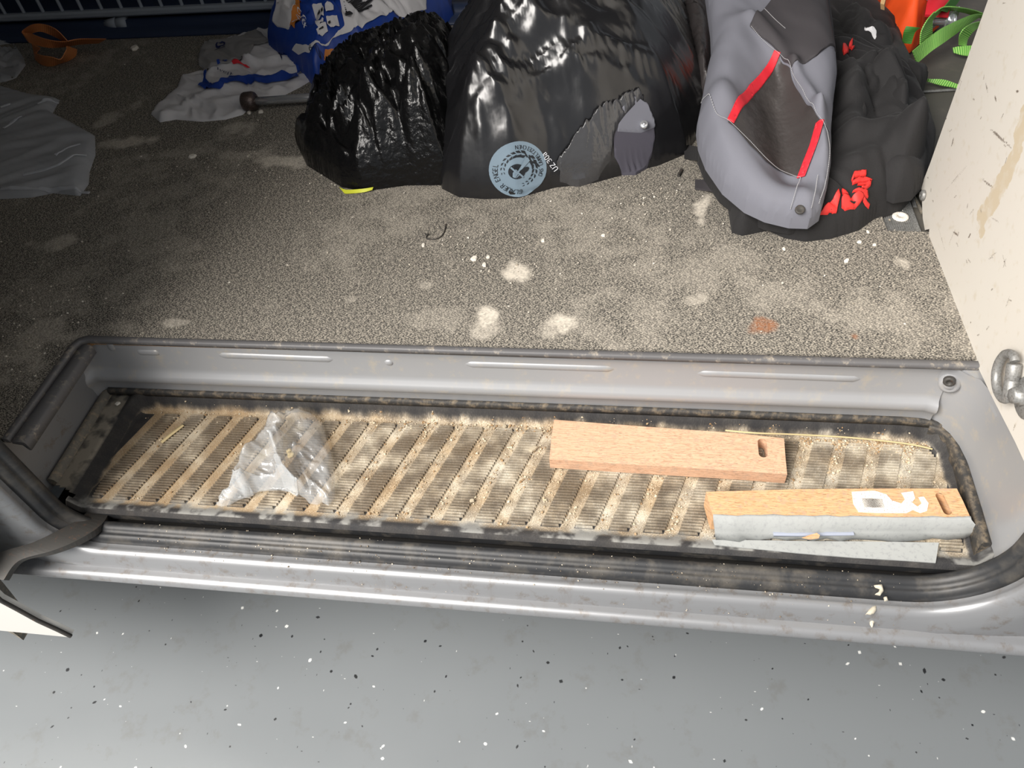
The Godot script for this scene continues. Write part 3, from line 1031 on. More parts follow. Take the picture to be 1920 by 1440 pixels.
# ---------------------------------------------------------------- white partition with its lashing ring
func build_wall() -> void:
	var w := thing("wall_right", "scuffed cream white partition panel beside the step", "")
	w.set_meta("kind", "structure")
	var st := tool()
	var prof: PackedVector2Array = pv([-0.3003,0.5662,-0.3203,0.5715,-0.3191,0.5849])
	var poly := pv([-.30, 1.85, -.303, .82, -.300, .62])
	poly.append_array(pv([-.302, .585, -.262, .561, -.243, .556, -.232, .566, -.222, .556, .0, .5555, .05, .560, .12, .569, .2, .575, .2, 1.85]))
	prism(st, poly, on_zy, 1.104, 1.135)
	var mesh := done(st)
	var arr := mesh.surface_get_arrays(0)
	var uv := PackedVector2Array()
	for p in arr[Mesh.ARRAY_VERTEX]: uv.append(Vector2((p.z + .32) / .56, 1.0 - (p.y - .54) / .56))
	arr[Mesh.ARRAY_TEX_UV] = uv
	var o := ArrayMesh.new()
	o.add_surface_from_arrays(Mesh.PRIMITIVE_TRIANGLES, arr)
	obj("panel", o, wall_mat(), w)
	st = tool()
	lathe(st, Vector3(1.103,0.5837,-0.282), Vector3(-1, 0, 0), pv([0, .007, .0025, .007, .004, .005, .0045, .002, .003, .0015, .003, 0]), 14)
	obj("screw", done(st), M.galvanised, w)
	# lashing ring
	var r := thing("lashing_ring", "dusty galvanised D-shaped lashing ring bolted to the white partition", "lashing ring", Vector3(1.102,0.6128,0.0736))
	st = tool()
	var ring := []
	for q in [[0.0717,0.6333],[0.0661,0.6350],[0.0583,0.6307],[0.0524,0.6232],[0.0507,0.6122],[0.0539,0.6013],[0.0618,0.5938],[0.0734,0.5905],[0.0842,0.5931],[0.0902,0.5993],[0.0908,0.6055]]: ring.append(Vector3(1.094, q[1], q[0]))
	tube(st, spline(ring, 4), .0046, 10, Vector3.RIGHT)
	obj("ring", done(st), M.galvanised, r)
	st = tool()
	var a: Vector3 = Vector3(1.096,0.6282,0.0696)
	var b: Vector3 = Vector3(1.096,0.601,0.0895)
	lathe(st, a, b - a, pv([0, 0, 0, .006, .001, .0066, a.distance_to(b) * .48, .0066, a.distance_to(b) * .5, .006, a.distance_to(b) * .52, .0066, a.distance_to(b), .0066, a.distance_to(b) + .001, .006, a.distance_to(b) + .001, 0]), 18)
	obj("hinge_barrel", done(st), M.galvanised, r)
	st = tool()
	var c: Vector3 = Vector3(1.101,0.6183,0.0816)
	lathe(st, Vector3(1.1045, c.y - .004, c.z + .020), Vector3(-1, 0, 0), pv([0, .021, .003, .021, .004, .0195, .004, 0]), 24)
	obj("mount_plate", done(st), M.galvanised, r)
	st = tool()
	lathe(st, Vector3(1.1005, c.y - .004, c.z + .017), Vector3(-1, 0, 0), pv([0, .011, .003, .011, .003, .0085, .009, .0085, .011, .007, .0115, 0]), 6)
	obj("bolt", done(st), M.galvanised, r)
	# tread strip screwed down where the carpet is cut away
	var t := thing("tread_strip", "small grey grid-pattern metal strip screwed down beside the black sweatshirt", "metal strip", Vector3(1.075, .555, -.27))
	obj("plate", box_mesh(Vector3(1.045, .5505, -.34), Vector3(1.1, .5555, -.2372), .001), M.galvanised, t)
	for i in 13:
		st = tool()
		var x := 1.0565 + i * .0027
		cbox_along(st, Vector3(x, .5555, -.335), Vector3(x + .004, .5555, -.2385), .0014, .0012)
		obj("ridge", done(st), M.galvanised, t)
	st = tool()
	cbox_along(st, Vector3(1.043, .5555, -.335), Vector3(1.051, .5555, -.2385), .008, .004)
	obj("edge_bead", done(st), M.galvanised, t)
	st = tool()
	lathe(st, Vector3(1.079,0.5565,-0.2712), Vector3.UP, pv([0, .0105, .0015, .0105, .0025, .008, .0022, .003, .0012, .0025, .0012, 0]), 18)
	obj("screw", done(st), M.label_white, t)

# ---------------------------------------------------------------- rack and plinth at the far side
func build_back() -> void:
	var c := thing("crate", "dark grey barred crate standing at the back of the load floor", "crate", Vector3(-.45, .6, -1.0))
	var st := tool()
	cbox(st, Vector3(-1.3, .592, -.993), Vector3(.03, .607, -.975), .004)
	obj("bottom_rail", done(st), M.crate, c)
	st = tool()
	cbox(st, Vector3(-.66, .615, -1.075), Vector3(.03, .626, -1.06), .003)
	obj("rear_rail", done(st), M.crate, c)
	for i in 27:
		st = tool()
		var x := -1.262 + i * .0492
		cbox(st, Vector3(x - .003, .604, -.991), Vector3(x + .003, 1.0, -.984), .0015)
		obj("bar", done(st), M.crate, c)
	for i in 14:
		st = tool()
		var x := -.63 + i * .0492
		cbox(st, Vector3(x - .0025, .622, -1.07), Vector3(x + .0025, 1.0, -1.064), .001)
		obj("rear_bar", done(st), M.crate, c)
	obj("tray", box_mesh(Vector3(-1.3, .594, -1.4), Vector3(.03, .602, -.99), .002), M.navy, c)
	st = tool()
	lathe(st, Vector3(-.437, .576, -.985), Vector3(1, 0, 0), pv([-.012, 0, -.012, .013, .012, .013, .012, 0]), 16)
	lathe(st, Vector3(-.46, .576, -.985), Vector3(1, 0, 0), pv([-.02, 0, -.02, .008, .01, .014, .01, 0]), 16)
	obj("foot", done(st), M.crate, c)
	var b := thing("storage_box", "deep blue box standing inside the barred crate", "box", Vector3(-.5, .602, -1.2))
	obj("shell", box_mesh(Vector3(-1.3, .603, -1.38), Vector3(.02, .95, -1.12), .01), M.navy, b)
	st = tool()
	sweep(st, [Vector3(-1.3, .66, -1.118), Vector3(.02, .66, -1.118)], pv([-.008, -.008, -.008, .008, .004, .01, .008, 0, .004, -.008]))
	obj("rim", done(st), M.crate, b)
	st = tool()
	sweep(st, [Vector3(-1.4, .5605, -.95), Vector3(.6, .5605, -.95)], pv([-.06, 0, -.06, .022, -.03, .023, -.026, .011, .0, .010, .012, .004, .013, 0]))
	struct("baseboard_back", "dark blue stepped skirting strip under the barred crate", done(st), M.navy)

# ---------------------------------------------------------------- refuse bags
func on_soft(s: Dictionary, poly: PackedVector2Array, off: float, step := .004, drop := 0.0) -> ArrayMesh:
	return soft(s, step, poly, off, drop)

func build_bags() -> void:
	var bl := {"poly":pv([0.145,-0.479,0.186,-0.411,0.265,-0.347,0.304,-0.334,0.37,-0.35,0.44,-0.35,0.47,-0.45,0.47,-0.6,0.3372,-0.8859,0.2819,-0.8123,0.2205,-0.7569,0.1681,-0.7161,0.1466,-0.6492,0.1404,-0.5794,0.1614,-0.4862]),"y0":0.5605,"h":0.1,"r":0.1,"z0":0,"slope":0,"folds":[[0.224,-0.5617,0.3185,-0.3833,0.025,0.014],[0.3105,-0.6114,0.3247,-0.4104,0.02,0.02],[0.373,-0.6267,0.3954,-0.474,0.07,0.045],[0.3954,-0.474,0.4208,-0.3147,0.07,0.045],[0.2827,-0.2845,0.3995,-0.269,0.02,0.012],[0.2788,-0.595,0.3272,-0.4085,0.006,0.007],[0.3272,-0.4085,0.3028,-0.3971,0.006,0.007],[0.3028,-0.3971,0.3078,-0.3712,0.006,0.007],[0.3597,-0.469,0.3487,-0.4221,0.006,0.007],[0.3487,-0.4221,0.3462,-0.3868,0.006,0.007],[0.2595,-0.532,0.2657,-0.4457,0.006,0.007],[0.2657,-0.4457,0.2477,-0.4304,0.006,0.007],[0.3272,-0.4085,0.3508,-0.3904,0.006,0.007],[0.3508,-0.3904,0.341,-0.3738,0.006,0.007],[0.231,-0.4592,0.2741,-0.3987,0.006,0.007],[0.2741,-0.3987,0.332,-0.365,0.006,0.007],[0.229,-0.3875,0.312,-0.3463,0.006,0.007],[0.312,-0.3463,0.3744,-0.3545,0.006,0.007],[0.4002,-0.4386,0.3951,-0.3996,0.006,0.007],[0.3951,-0.3996,0.396,-0.3742,0.006,0.007]],"wa":0.013,"wf":15,"wst":2.2,"wdir":1.2,"ridge":1}
	var left := thing("refuse_bag", "crumpled dull black refuse bag, half empty, behind the chrome wheel wrench", "refuse bag", Vector3(.28, .56, -.5))
	obj("film", soft(bl, .005), M.film_dark, left)
	var st := tool()
	strip(st, [Vector3(0.2639,0.564,-0.3407),Vector3(0.2777,0.563,-0.3347),Vector3(0.3051,0.566,-0.3328),Vector3(0.3214,0.566,-0.337)], [Vector3(0.2744,0.561,-0.329),Vector3(0.281,0.561,-0.3275),Vector3(0.3053,0.562,-0.3287),Vector3(0.3203,0.564,-0.3327)], .001)
	obj("drawstring", done(st), M.yellow, left)
	var s := {"poly":pv([0.405,-0.4,0.43,-0.34,0.46,-0.318,0.5,-0.312,0.55,-0.314,0.604,-0.341,0.66,-0.352,0.7,-0.371,0.76,-0.4,0.8,-0.43,0.845,-0.55,0.84,-0.75,0.78,-0.9,0.62,-0.98,0.48,-0.92,0.375,-0.78,0.36,-0.56,0.37,-0.45]),"y0":0.5605,"h":0.25,"r":0.21,"z0":0,"slope":0,"folds":[[0.4387,-0.5225,0.5702,-0.4569,0.018,0.012],[0.5702,-0.4569,0.6888,-0.3824,0.018,0.012],[0.4851,-0.396,0.6241,-0.2832,0.02,0.014],[0.6241,-0.2832,0.681,-0.2406,0.02,0.014],[0.5627,-0.5389,0.7243,-0.3685,0.03,0.015],[0.4782,-0.3419,0.6143,-0.2811,0.022,0.012],[0.7192,-0.3307,0.6534,-0.1537,0.02,0.022],[0.4364,-0.4474,0.5252,-0.3727,0.007,0.005],[0.5252,-0.3727,0.5901,-0.3889,0.007,0.005],[0.5901,-0.3889,0.6737,-0.3902,0.007,0.005],[0.4959,-0.4499,0.5456,-0.4214,0.007,0.005],[0.5456,-0.4214,0.5974,-0.4221,0.007,0.005],[0.5789,-0.4465,0.6193,-0.4475,0.007,0.005],[0.6193,-0.4475,0.6525,-0.4493,0.007,0.005],[0.448,-0.4615,0.5388,-0.395,0.007,0.005],[0.5388,-0.395,0.6202,-0.4049,0.007,0.005],[0.4124,-0.4445,0.4152,-0.4171,0.007,0.005],[0.4152,-0.4171,0.4336,-0.363,0.007,0.005],[0.4787,-0.3777,0.4971,-0.3603,0.007,0.005],[0.4971,-0.3603,0.504,-0.346,0.007,0.005],[0.5643,-0.3806,0.5465,-0.3558,0.007,0.005],[0.5465,-0.3558,0.557,-0.3462,0.007,0.005],[0.6053,-0.3744,0.6144,-0.3648,0.007,0.005],[0.6144,-0.3648,0.605,-0.3556,0.007,0.005],[0.6491,-0.4441,0.7013,-0.4532,0.007,0.005],[0.7013,-0.4532,0.7474,-0.4663,0.007,0.005],[0.6648,-0.4222,0.7099,-0.436,0.007,0.005],[0.7099,-0.436,0.7495,-0.4373,0.007,0.005],[0.4296,-0.4076,0.5001,-0.3436,0.007,0.005],[0.5001,-0.3436,0.5463,-0.3437,0.007,0.005]],"wa":0.0055,"wf":16,"wst":5.5,"wdir":-0.35,"ridge":1,"flat":0.65}
	var bag := thing("refuse_bag", "big full glossy black refuse bag printed with a pale blue round emblem", "refuse bag", Vector3(.6, .56, -.6))
	obj("film", soft(s, .0042), M.film_black, bag)
	var tr: Dictionary = s.duplicate()
	tr.wa = .011
	tr.wf = 30.0
	tr.wdir = .9
	tr.wst = 2.6
	obj("torn_flap", soft(tr, .003, pv([0.7238,-0.427,0.7319,-0.4249,0.7058,-0.3998,0.691,-0.3846,0.6871,-0.3712,0.6687,-0.3563,0.6407,-0.3426,0.6245,-0.3451,0.612,-0.3433,0.6155,-0.3471,0.608,-0.3485,0.6221,-0.3566,0.6344,-0.3672,0.6586,-0.3828,0.6885,-0.402]), .012, .012), M.film_torn, bag)
	# the printed emblem: laid out in a plane that touches the film at its middle, then pressed onto it along that plane's normal
	var o: Vector3 = Vector3(0.5546,0.6004,-0.3272)
	var dx := height(s, Vector2(o.x + .02, o.z)) - height(s, Vector2(o.x - .02, o.z))
	var dz := height(s, Vector2(o.x, o.z + .02)) - height(s, Vector2(o.x, o.z - .02))
	var nrm := Vector3(-dx / .04, 1, -dz / .04).normalized()
	var eu := (Vector3.RIGHT - nrm * nrm.x).normalized() * .0425
	var ev := nrm.cross(eu.normalized()) * .040
	if ev.y < 0: ev = -ev
	var put := func(u: float, v: float, w: float) -> Vector3:
		var q := o + eu * u + ev * v
		for i in 8: q += nrm * (height(s, Vector2(q.x, q.z)) - q.y) * maxf(nrm.y, .35)
		return q + nrm * w
	st = tool()
	var rows := []
	for r in 9:
		var row := []
		for i in 40: row.append(put.call(cos(TAU * i / 40) * r / 8.0, sin(TAU * i / 40) * r / 8.0 * (.94 if i > 32 and i < 38 else 1.0), .0012))
		rows.append(row)
	loft(st, rows, true)
	obj("emblem", done(st), M.emblem, bag)
	st = tool()
	letters_round(st, put, "BLAUER ENGEL", -1.50, -.168, .80, .235, true)
	letters_round(st, put, "DAS UMWELTZEICHEN", -.30, .122, .80, .195, false)
	obj("lettering", done(st), M.print_dark, bag)
	# wreath leaves, ribbon and figure
	st = tool()
	for side in [-1, 1]:
		for k in 8:
			var a: float = 1.02 + side * (.32 + .29 * k)
			var c := Vector2(cos(a), sin(a)) * .56
			var t := Vector2(-sin(a), cos(a)) * float(side)
			var n := Vector2(cos(a), sin(a))
			var g := 1.0 - k * .08
			for h in [-1.0, 1.0]:
				flat(st, put, PackedVector2Array([c - t * .13 * g + n * h * .02, c - t * .05 * g + n * h * .13 * g, c + t * .10 * g + n * h * .12 * g, c + t * .04 * g + n * h * .04]), .002)
	for p in [[Vector2(.20, .60), Vector2(.30, .42), Vector2(.46, .24), Vector2(.66, .16), Vector2(.72, .06)], [Vector2(.36, .50), Vector2(.40, .34), Vector2(.44, .25), Vector2(.62, .26)]]:
		flat(st, put, band(PackedVector2Array(p), .05), .002)
	obj("wreath", done(st), M.print_dark, bag)
	st = tool()
	var disc := PackedVector2Array()
	for i in 24: disc.append(Vector2(-.08, -.06) + Vector2(cos(TAU * i / 24) * .30, sin(TAU * i / 24) * .27))
	flat(st, put, disc, .002)
	var wing := PackedVector2Array()
	for i in 16: wing.append(Vector2(.20, -.02) + Vector2(cos(TAU * i / 16) * .17, sin(TAU * i / 16) * .09).rotated(.5))
	flat(st, put, wing, .002)
	obj("figure", done(st), M.print_dark, bag)
	st = tool()
	for p in [[Vector2(-.14, -.22), Vector2(-.06, -.10), Vector2(.06, .08), Vector2(.26, .42)], [Vector2(-.30, .10), Vector2(-.12, -.08), Vector2(.02, -.16), Vector2(.14, -.28)]]:
		flat(st, put, band(PackedVector2Array(p), .06), .0027)
	var head := PackedVector2Array()
	for i in 10: head.append(Vector2(-.17, -.22) + Vector2(cos(TAU * i / 10), sin(TAU * i / 10)) * .055)
	flat(st, put, head, .0027)
	flat(st, put, PackedVector2Array([Vector2(-.05, -.08), Vector2(.10, .02), Vector2(.38, .30), Vector2(.30, .44)]), .0027)
	obj("angel", done(st), M.emblem, bag)
	# white print beside the emblem
	st = tool()
	for q in glyphs("UZ 30a"):
		var p: Vector2 = Vector2(1.36, -.12) + Vector2(-.59, .81) * q.x * .26 + Vector2(-.81, -.59) * q.y * .26
		vert(st, put.call(p.x, p.y, .002))
	obj("small_print", done(st), M.print_white, bag)
	# grey work trousers in the tear
	var ts: Dictionary = s.duplicate()
	ts.wa = .002
	ts.folds = s.folds + [[0.7019,-0.3473,0.7224,-0.2524,0.0100,0.0140],[0.7390,-0.3532,0.7294,-0.2523,0.0100,0.0120]]
	var t := thing("trousers", "folded dark grey work trousers showing through the torn black bag", "trousers", Vector3(.72, .56, -.42))
	obj("leg", soft(ts, .004, pv([0.6894,-0.3855,0.7002,-0.4016,0.7188,-0.4199,0.7377,-0.4203,0.7479,-0.4154,0.7505,-0.407,0.7468,-0.397,0.7395,-0.3896,0.7239,-0.3729,0.7031,-0.3725,0.6917,-0.3742]), .004, .006), M.trouser, t)
	obj("waistband", soft(ts, .003, pv([0.6956,-0.3872,0.7009,-0.4026,0.7188,-0.4191,0.7378,-0.4213,0.748,-0.4147,0.75,-0.4119,0.7298,-0.4005]), .009, .004), M.cloth_grey, t)
	st = tool()
	var bp: Vector3 = Vector3(0.7333,0.6188,-0.4071) + Vector3(0, .008, .006)
	lathe(st, bp, Vector3(0, .8, .6), pv([-.002, .006, .002, .006, .003, .0045, .0025, .0025, .004, .002, .004, 0]), 14)
	obj("button", done(st), M.chrome, t)

func flat(st: SurfaceTool, put: Callable, poly: PackedVector2Array, off: float) -> void:
	var ix := Geometry2D.triangulate_polygon(poly)
	for k in ix: vert(st, put.call(poly[k].x, poly[k].y, off))

func letters_round(st: SurfaceTool, put: Callable, text: String, a0: float, step: float, r: float, size: float, tops_out: bool) -> void:
	for i in text.length():
		if text[i] == " ": continue
		var a := a0 + step * i
		var c := Vector2(cos(a), sin(a)) * r
		var along := Vector2(-sin(a), cos(a)) * signf(step)
		var up := Vector2(cos(a), sin(a)) * (1.0 if tops_out else -1.0)
		for q in glyphs(text[i]):
			var p: Vector2 = c + along * size * (q.x - .28) + up * size * (q.y - .0)
			vert(st, put.call(p.x, p.y, .002))

# ---------------------------------------------------------------- jacket and sweatshirt
func build_clothes() -> void:
	var hs := {"poly":pv([0.8331,-0.3968,0.8539,-0.3266,0.8537,-0.2747,0.8553,-0.2307,0.8688,-0.2237,0.9031,-0.2356,0.9221,-0.2193,0.9483,-0.2114,0.9828,-0.2185,1.019,-0.236,1.0438,-0.262,1.0818,-0.2838,1.1184,-0.3342,1.148,-0.4043,1.1634,-0.4594,1.1657,-0.517,1.1604,-0.5756,1.1729,-0.6464,1.1722,-0.7339,1.1825,-0.7852,1.1577,-0.8958,1.1311,-0.965,1.1096,-1.0883,0.9461,-1.1689,0.8497,-0.7687]),"y0":0.5605,"h":0.05,"r":0.05,"z0":0,"slope":0,"folds":[[1.0359,-0.4932,1.0711,-0.5245,0.022,0.02],[1.0711,-0.5245,1.091,-0.4737,0.022,0.02],[1.091,-0.4737,1.0864,-0.3975,0.022,0.02],[1.0286,-0.3641,1.0678,-0.3556,0.03,0.022],[1.0678,-0.3556,1.0854,-0.3278,0.03,0.022],[1.0854,-0.3278,1.0746,-0.2766,0.03,0.022],[1.0091,-0.3648,1.0338,-0.4524,0.022,0.02],[1.0338,-0.4524,1.0367,-0.5169,0.022,0.02],[1.0142,-0.3035,1.0799,-0.3283,0.02,0.018],[1.0799,-0.3283,1.1013,-0.3021,0.02,0.018],[0.9182,-0.1847,0.9704,-0.1903,0.018,0.014],[0.9704,-0.1903,1.0123,-0.2128,0.018,0.014],[1.0586,-0.2182,1.019,-0.2071,0.02,0.015],[1.0562,-0.6464,1.0783,-0.5504,0.04,0.02],[1.0267,-0.6101,1.0105,-0.4541,0.03,0.025],[1.1216,-0.563,1.1021,-0.5821,0.03,0.01]],"wa":0.0055,"wf":8,"wst":1.8,"wdir":0.9,"cloth":1}
	var h := thing("sweatshirt", "crumpled black sweatshirt with red lettering, against the cream partition", "sweatshirt", Vector3(1.0, .56, -.4))
	obj("body", soft(hs, .005), M.cloth_black, h)
	var st := tool()
	for p in [pv([1.0065,-0.2797,1.022,-0.2831,1.0219,-0.2784,1.0056,-0.2725,1.0037,-0.2665,1.0026,-0.2706]), pv([1.0037,-0.2672,1.0143,-0.2739,1.0254,-0.2762,1.0302,-0.2755,1.0215,-0.2709,1.0123,-0.2672,1.0036,-0.2639]), pv([1.0098,-0.2633,1.0196,-0.2688,1.0289,-0.2744,1.0287,-0.2704,1.0225,-0.2641,1.0151,-0.2612,1.0164,-0.263,1.0226,-0.2674]), pv([1.0036,-0.2556,1.0242,-0.2629,1.0258,-0.2577,1.0179,-0.2553]), pv([0.9888,-0.2528,0.9992,-0.2526,0.9973,-0.2503,0.9899,-0.2467]), pv([0.9885,-0.2424,0.9912,-0.2459,0.9998,-0.2486,1.0102,-0.2547,1.018,-0.2559,1.0196,-0.254,1.0134,-0.2452,1.0046,-0.2386,0.9943,-0.2345,0.9895,-0.2361]), pv([1.0196,-0.254,1.0249,-0.253,1.0296,-0.2546,1.0288,-0.2521,1.0229,-0.25,1.0183,-0.2503]), pv([0.961,-0.2258,0.9669,-0.2322,0.977,-0.2403,0.9845,-0.2517,0.9862,-0.2436,0.9832,-0.2302,0.9776,-0.2286,0.9759,-0.2304,0.9721,-0.2277])]:
		obj("letter", soft(hs, .003, p, .005, .004), M.print_red, h)
	obj("letter_gap", soft(hs, .003, pv([0.9987,-0.2407,1.0063,-0.2458,1.0086,-0.2451,1.0023,-0.2405]), .0058, 0), M.cloth_black, h)
	obj("neck_letter", soft(hs, .004, pv([1.0335,-0.5878,1.039,-0.5931,1.0448,-0.5931,1.0436,-0.5836,1.0385,-0.5712,1.0331,-0.5668,1.0319,-0.5758]), .006, .004), M.print_red, h)
	obj("neck_letter", soft(hs, .004, pv([1.0459,-0.6008,1.0512,-0.608,1.051,-0.5948,1.0519,-0.5894,1.0479,-0.5847]), .006, .004), M.print_red, h)
	obj("neck_tag", soft({"poly":pv([1.0531,-0.7872,1.0989,-0.8515,1.119,-0.7627,1.139,-0.7245,1.1501,-0.6886,1.1384,-0.6463,1.1146,-0.6273,1.0965,-0.6382,1.0664,-0.6029,1.0371,-0.5687,1.0315,-0.6054]),"y0":0.5605,"h":0.085,"r":0.06,"z0":0,"slope":0,"folds":[[1.0439,-0.5993,1.0642,-0.5419,0.02,0.012]],"wa":0.006,"wf":10,"wst":1.6,"wdir":0.6,"cloth":1}, .004, pv([1.0813,-0.6681,1.09,-0.6674,1.1005,-0.6629,1.1007,-0.6594,1.0921,-0.6618,1.0831,-0.6633]), .005, .003), M.white_plastic, h)
	obj("sleeve_cuff", soft({"poly":pv([1.1484,-0.6689,1.1554,-0.6434,1.1673,-0.6238,1.1841,-0.6171,1.1727,-0.5872,1.1612,-0.5703,1.1442,-0.5855,1.129,-0.6045]),"y0":0.575,"h":0.035,"r":0.02,"z0":0,"slope":0,"folds":[],"wa":0.003,"wf":18,"wst":1.5,"wdir":0.4}, .005), M.cloth_black, h)
	obj("sleeve", soft({"poly":pv([1.0531,-0.7872,1.0989,-0.8515,1.119,-0.7627,1.139,-0.7245,1.1501,-0.6886,1.1384,-0.6463,1.1146,-0.6273,1.0965,-0.6382,1.0664,-0.6029,1.0371,-0.5687,1.0315,-0.6054]),"y0":0.5605,"h":0.085,"r":0.06,"z0":0,"slope":0,"folds":[[1.0439,-0.5993,1.0642,-0.5419,0.02,0.012]],"wa":0.006,"wf":10,"wst":1.6,"wdir":0.6,"cloth":1}, .005), M.cloth_black, h)
	obj("hood_fold", soft({"poly":pv([1.0448,-0.5536,1.0668,-0.5913,1.0995,-0.5963,1.1243,-0.5626,1.1245,-0.5151,1.1152,-0.4596,1.1002,-0.4077,1.0885,-0.4199,1.0718,-0.4461,1.052,-0.4168,1.0281,-0.3814,1.0269,-0.4404]),"y0":0.595,"h":0.05,"r":0.035,"z0":0,"slope":0,"folds":[[1.0446,-0.5009,1.0828,-0.5069,0.016,0.018],[1.0828,-0.5069,1.0934,-0.4498,0.016,0.018],[1.0281,-0.4455,1.0195,-0.3715,0.014,0.012],[1.058,-0.4518,1.0823,-0.4662,0.012,-0.02]],"wa":0.005,"wf":10,"wst":1.6,"wdir":0.8,"cloth":1}, .005), M.cloth_black, h)
	obj("hood_fold", soft({"poly":pv([0.9919,-0.3111,1.0173,-0.3507,1.0452,-0.392,1.0735,-0.4113,1.1021,-0.4131,1.1199,-0.3892,1.1194,-0.3503,1.1059,-0.302,1.0861,-0.2736,1.0621,-0.2667,1.0456,-0.2818,1.0295,-0.3024,1.0116,-0.3159]),"y0":0.585,"h":0.05,"r":0.045,"z0":0,"slope":0,"folds":[[0.9924,-0.266,1.0414,-0.3226,0.014,-0.012],[1.0414,-0.3226,1.0872,-0.3211,0.014,-0.012],[1.0138,-0.2412,1.0625,-0.2645,0.012,-0.008]],"wa":0.004,"wf":9,"wst":1.8,"wdir":0.6,"cloth":1}, .005), M.cloth_black, h)
	obj("hood_fold", soft({"poly":pv([1.0241,-0.4893,1.0452,-0.513,1.0689,-0.4983,1.0598,-0.4476,1.04,-0.396,1.0215,-0.3403,1.0079,-0.3074,1.0041,-0.334,1.0123,-0.4044]),"y0":0.595,"h":0.04,"r":0.03,"z0":0,"slope":0,"folds":[[1.0289,-0.4142,0.9992,-0.2961,0.01,-0.016]],"wa":0.003,"wf":9,"wst":1.8,"wdir":0.6,"cloth":1}, .005), M.cloth_black, h)
	# loose ends of dark cloth at the left
	var e := thing("cloth_strap", "flat dark grey cloth strap end lying beside the jacket on the carpet", "strap", Vector3(.8, .56, -.33))
	st = tool()
	strip(st, [Vector3(0.8103,0.563,-0.3534),Vector3(0.8303,0.566,-0.3471),Vector3(0.8486,0.585,-0.3096)], [Vector3(0.8096,0.563,-0.3314),Vector3(0.8292,0.566,-0.3213),Vector3(0.8483,0.585,-0.2798)], .003)
	obj("webbing", done(st), M.panel_dark, e)
	st = tool()
	strip(st, [Vector3(0.7968,0.566,-0.4459),Vector3(0.8099,0.57,-0.4356),Vector3(0.8282,0.6,-0.3757)], [Vector3(0.7963,0.563,-0.4143),Vector3(0.8093,0.566,-0.4031),Vector3(0.8284,0.59,-0.358)], .003)
	obj("upper_end", done(st), M.cloth_black, e)
	var js := {"poly":pv([0.8213,-0.6579,0.829,-0.5534,0.8295,-0.5013,0.8229,-0.4709,0.8161,-0.4255,0.8111,-0.3898,0.8057,-0.3581,0.8082,-0.3309,0.8176,-0.2967,0.8388,-0.2546,0.8661,-0.2238,0.8911,-0.2084,0.9206,-0.1991,0.9437,-0.1982,0.9582,-0.2107,0.9685,-0.2472,0.9767,-0.2877,0.9811,-0.3363,0.9881,-0.3911,0.9976,-0.4401,1,-0.481,0.998,-0.5561,0.9981,-0.6447]),"y0":0.607,"h":0.03,"r":0.035,"z0":-0.2,"slope":0.26,"folds":[[0.9228,-0.43,0.9192,-0.2678,0.03,-0.022],[0.8987,-0.3806,0.9311,-0.2501,0.03,-0.015],[0.9331,-0.4347,0.9583,-0.3448,0.01,0.014],[0.9583,-0.3448,0.9652,-0.2848,0.01,0.014],[0.8609,-0.5079,0.8346,-0.363,0.03,0.012],[0.8346,-0.363,0.8293,-0.2874,0.03,0.012],[0.8808,-0.5202,0.9331,-0.4347,0.012,0.012]],"wa":0.004,"wf":9,"wst":2,"wdir":1}
	var j := thing("jacket", "grey work jacket with red zip edges and black lining, on the black sweatshirt", "jacket", Vector3(.92, .6, -.35))
	obj("shell", soft(js, .0045, PackedVector2Array(), 0, .016), M.cloth_grey, j)
	obj("lining", soft(js, .004, pv([0.9134,-0.455,0.8783,-0.3921,0.841,-0.3082,0.8492,-0.3026,0.8689,-0.2815,0.8911,-0.2699,0.9154,-0.2786,0.9296,-0.2698,0.9365,-0.2609,0.9485,-0.2847,0.9606,-0.315,0.9511,-0.3407,0.9382,-0.3917,0.9296,-0.4265]), .002, .0), M.lining, j)
	for z in [pv([0.9141,-0.4542,0.8783,-0.3927,0.8444,-0.3091]), pv([0.9585,-0.3177,0.9517,-0.2962,0.9439,-0.2788,0.9365,-0.2615])]:
		obj("zip_tape", soft(js, .003, band(z, .0095), .0045, .002), M.red, j)
	obj("shoulder_panel", soft(js, .004, pv([0.8775,-0.4955,0.917,-0.5717,0.9539,-0.583,1.0019,-0.626,1.0022,-0.5421,1.0013,-0.4878,0.9656,-0.4434,0.9313,-0.4258,0.9173,-0.4526]), .004, .003), M.panel_dark, j)
	obj("flap", soft(js, .004, pv([0.9324,-0.4261,0.9652,-0.441,0.9967,-0.4713,0.9961,-0.437,0.9893,-0.3954,0.9755,-0.3216,0.9619,-0.3111,0.9526,-0.3387,0.9392,-0.3897]), .003, .002), M.cloth_grey, j)
	obj("hem", soft({"poly":pv([0.8171,-0.4196,0.8266,-0.3852,0.8488,-0.3219,0.8742,-0.2747,0.9001,-0.2522,0.9288,-0.24,0.954,-0.2375,0.9546,-0.2211,0.9262,-0.2165,0.8963,-0.2259,0.8694,-0.2475,0.8411,-0.2878,0.822,-0.347,0.8145,-0.3899]),"y0":0.572,"h":0.022,"r":0.012,"z0":0,"slope":0,"folds":[],"wa":0.002,"wf":10,"wst":1.5,"wdir":0.5}, .004), M.cloth_black, j)
	obj("inner_sleeve", soft({"poly":pv([0.7793,-0.8565,0.7827,-0.7155,0.7919,-0.6513,0.8065,-0.5683,0.8199,-0.538,0.8317,-0.5159,0.8438,-0.6669,0.8433,-0.8482]),"y0":0.6,"h":0.07,"r":0.04,"z0":0,"slope":0,"folds":[[0.8018,-0.6341,0.808,-0.4827,0.01,-0.02]],"wa":0.006,"wf":18,"wst":2,"wdir":1.2,"ridge":1}, .005), M.cloth_brown, j)
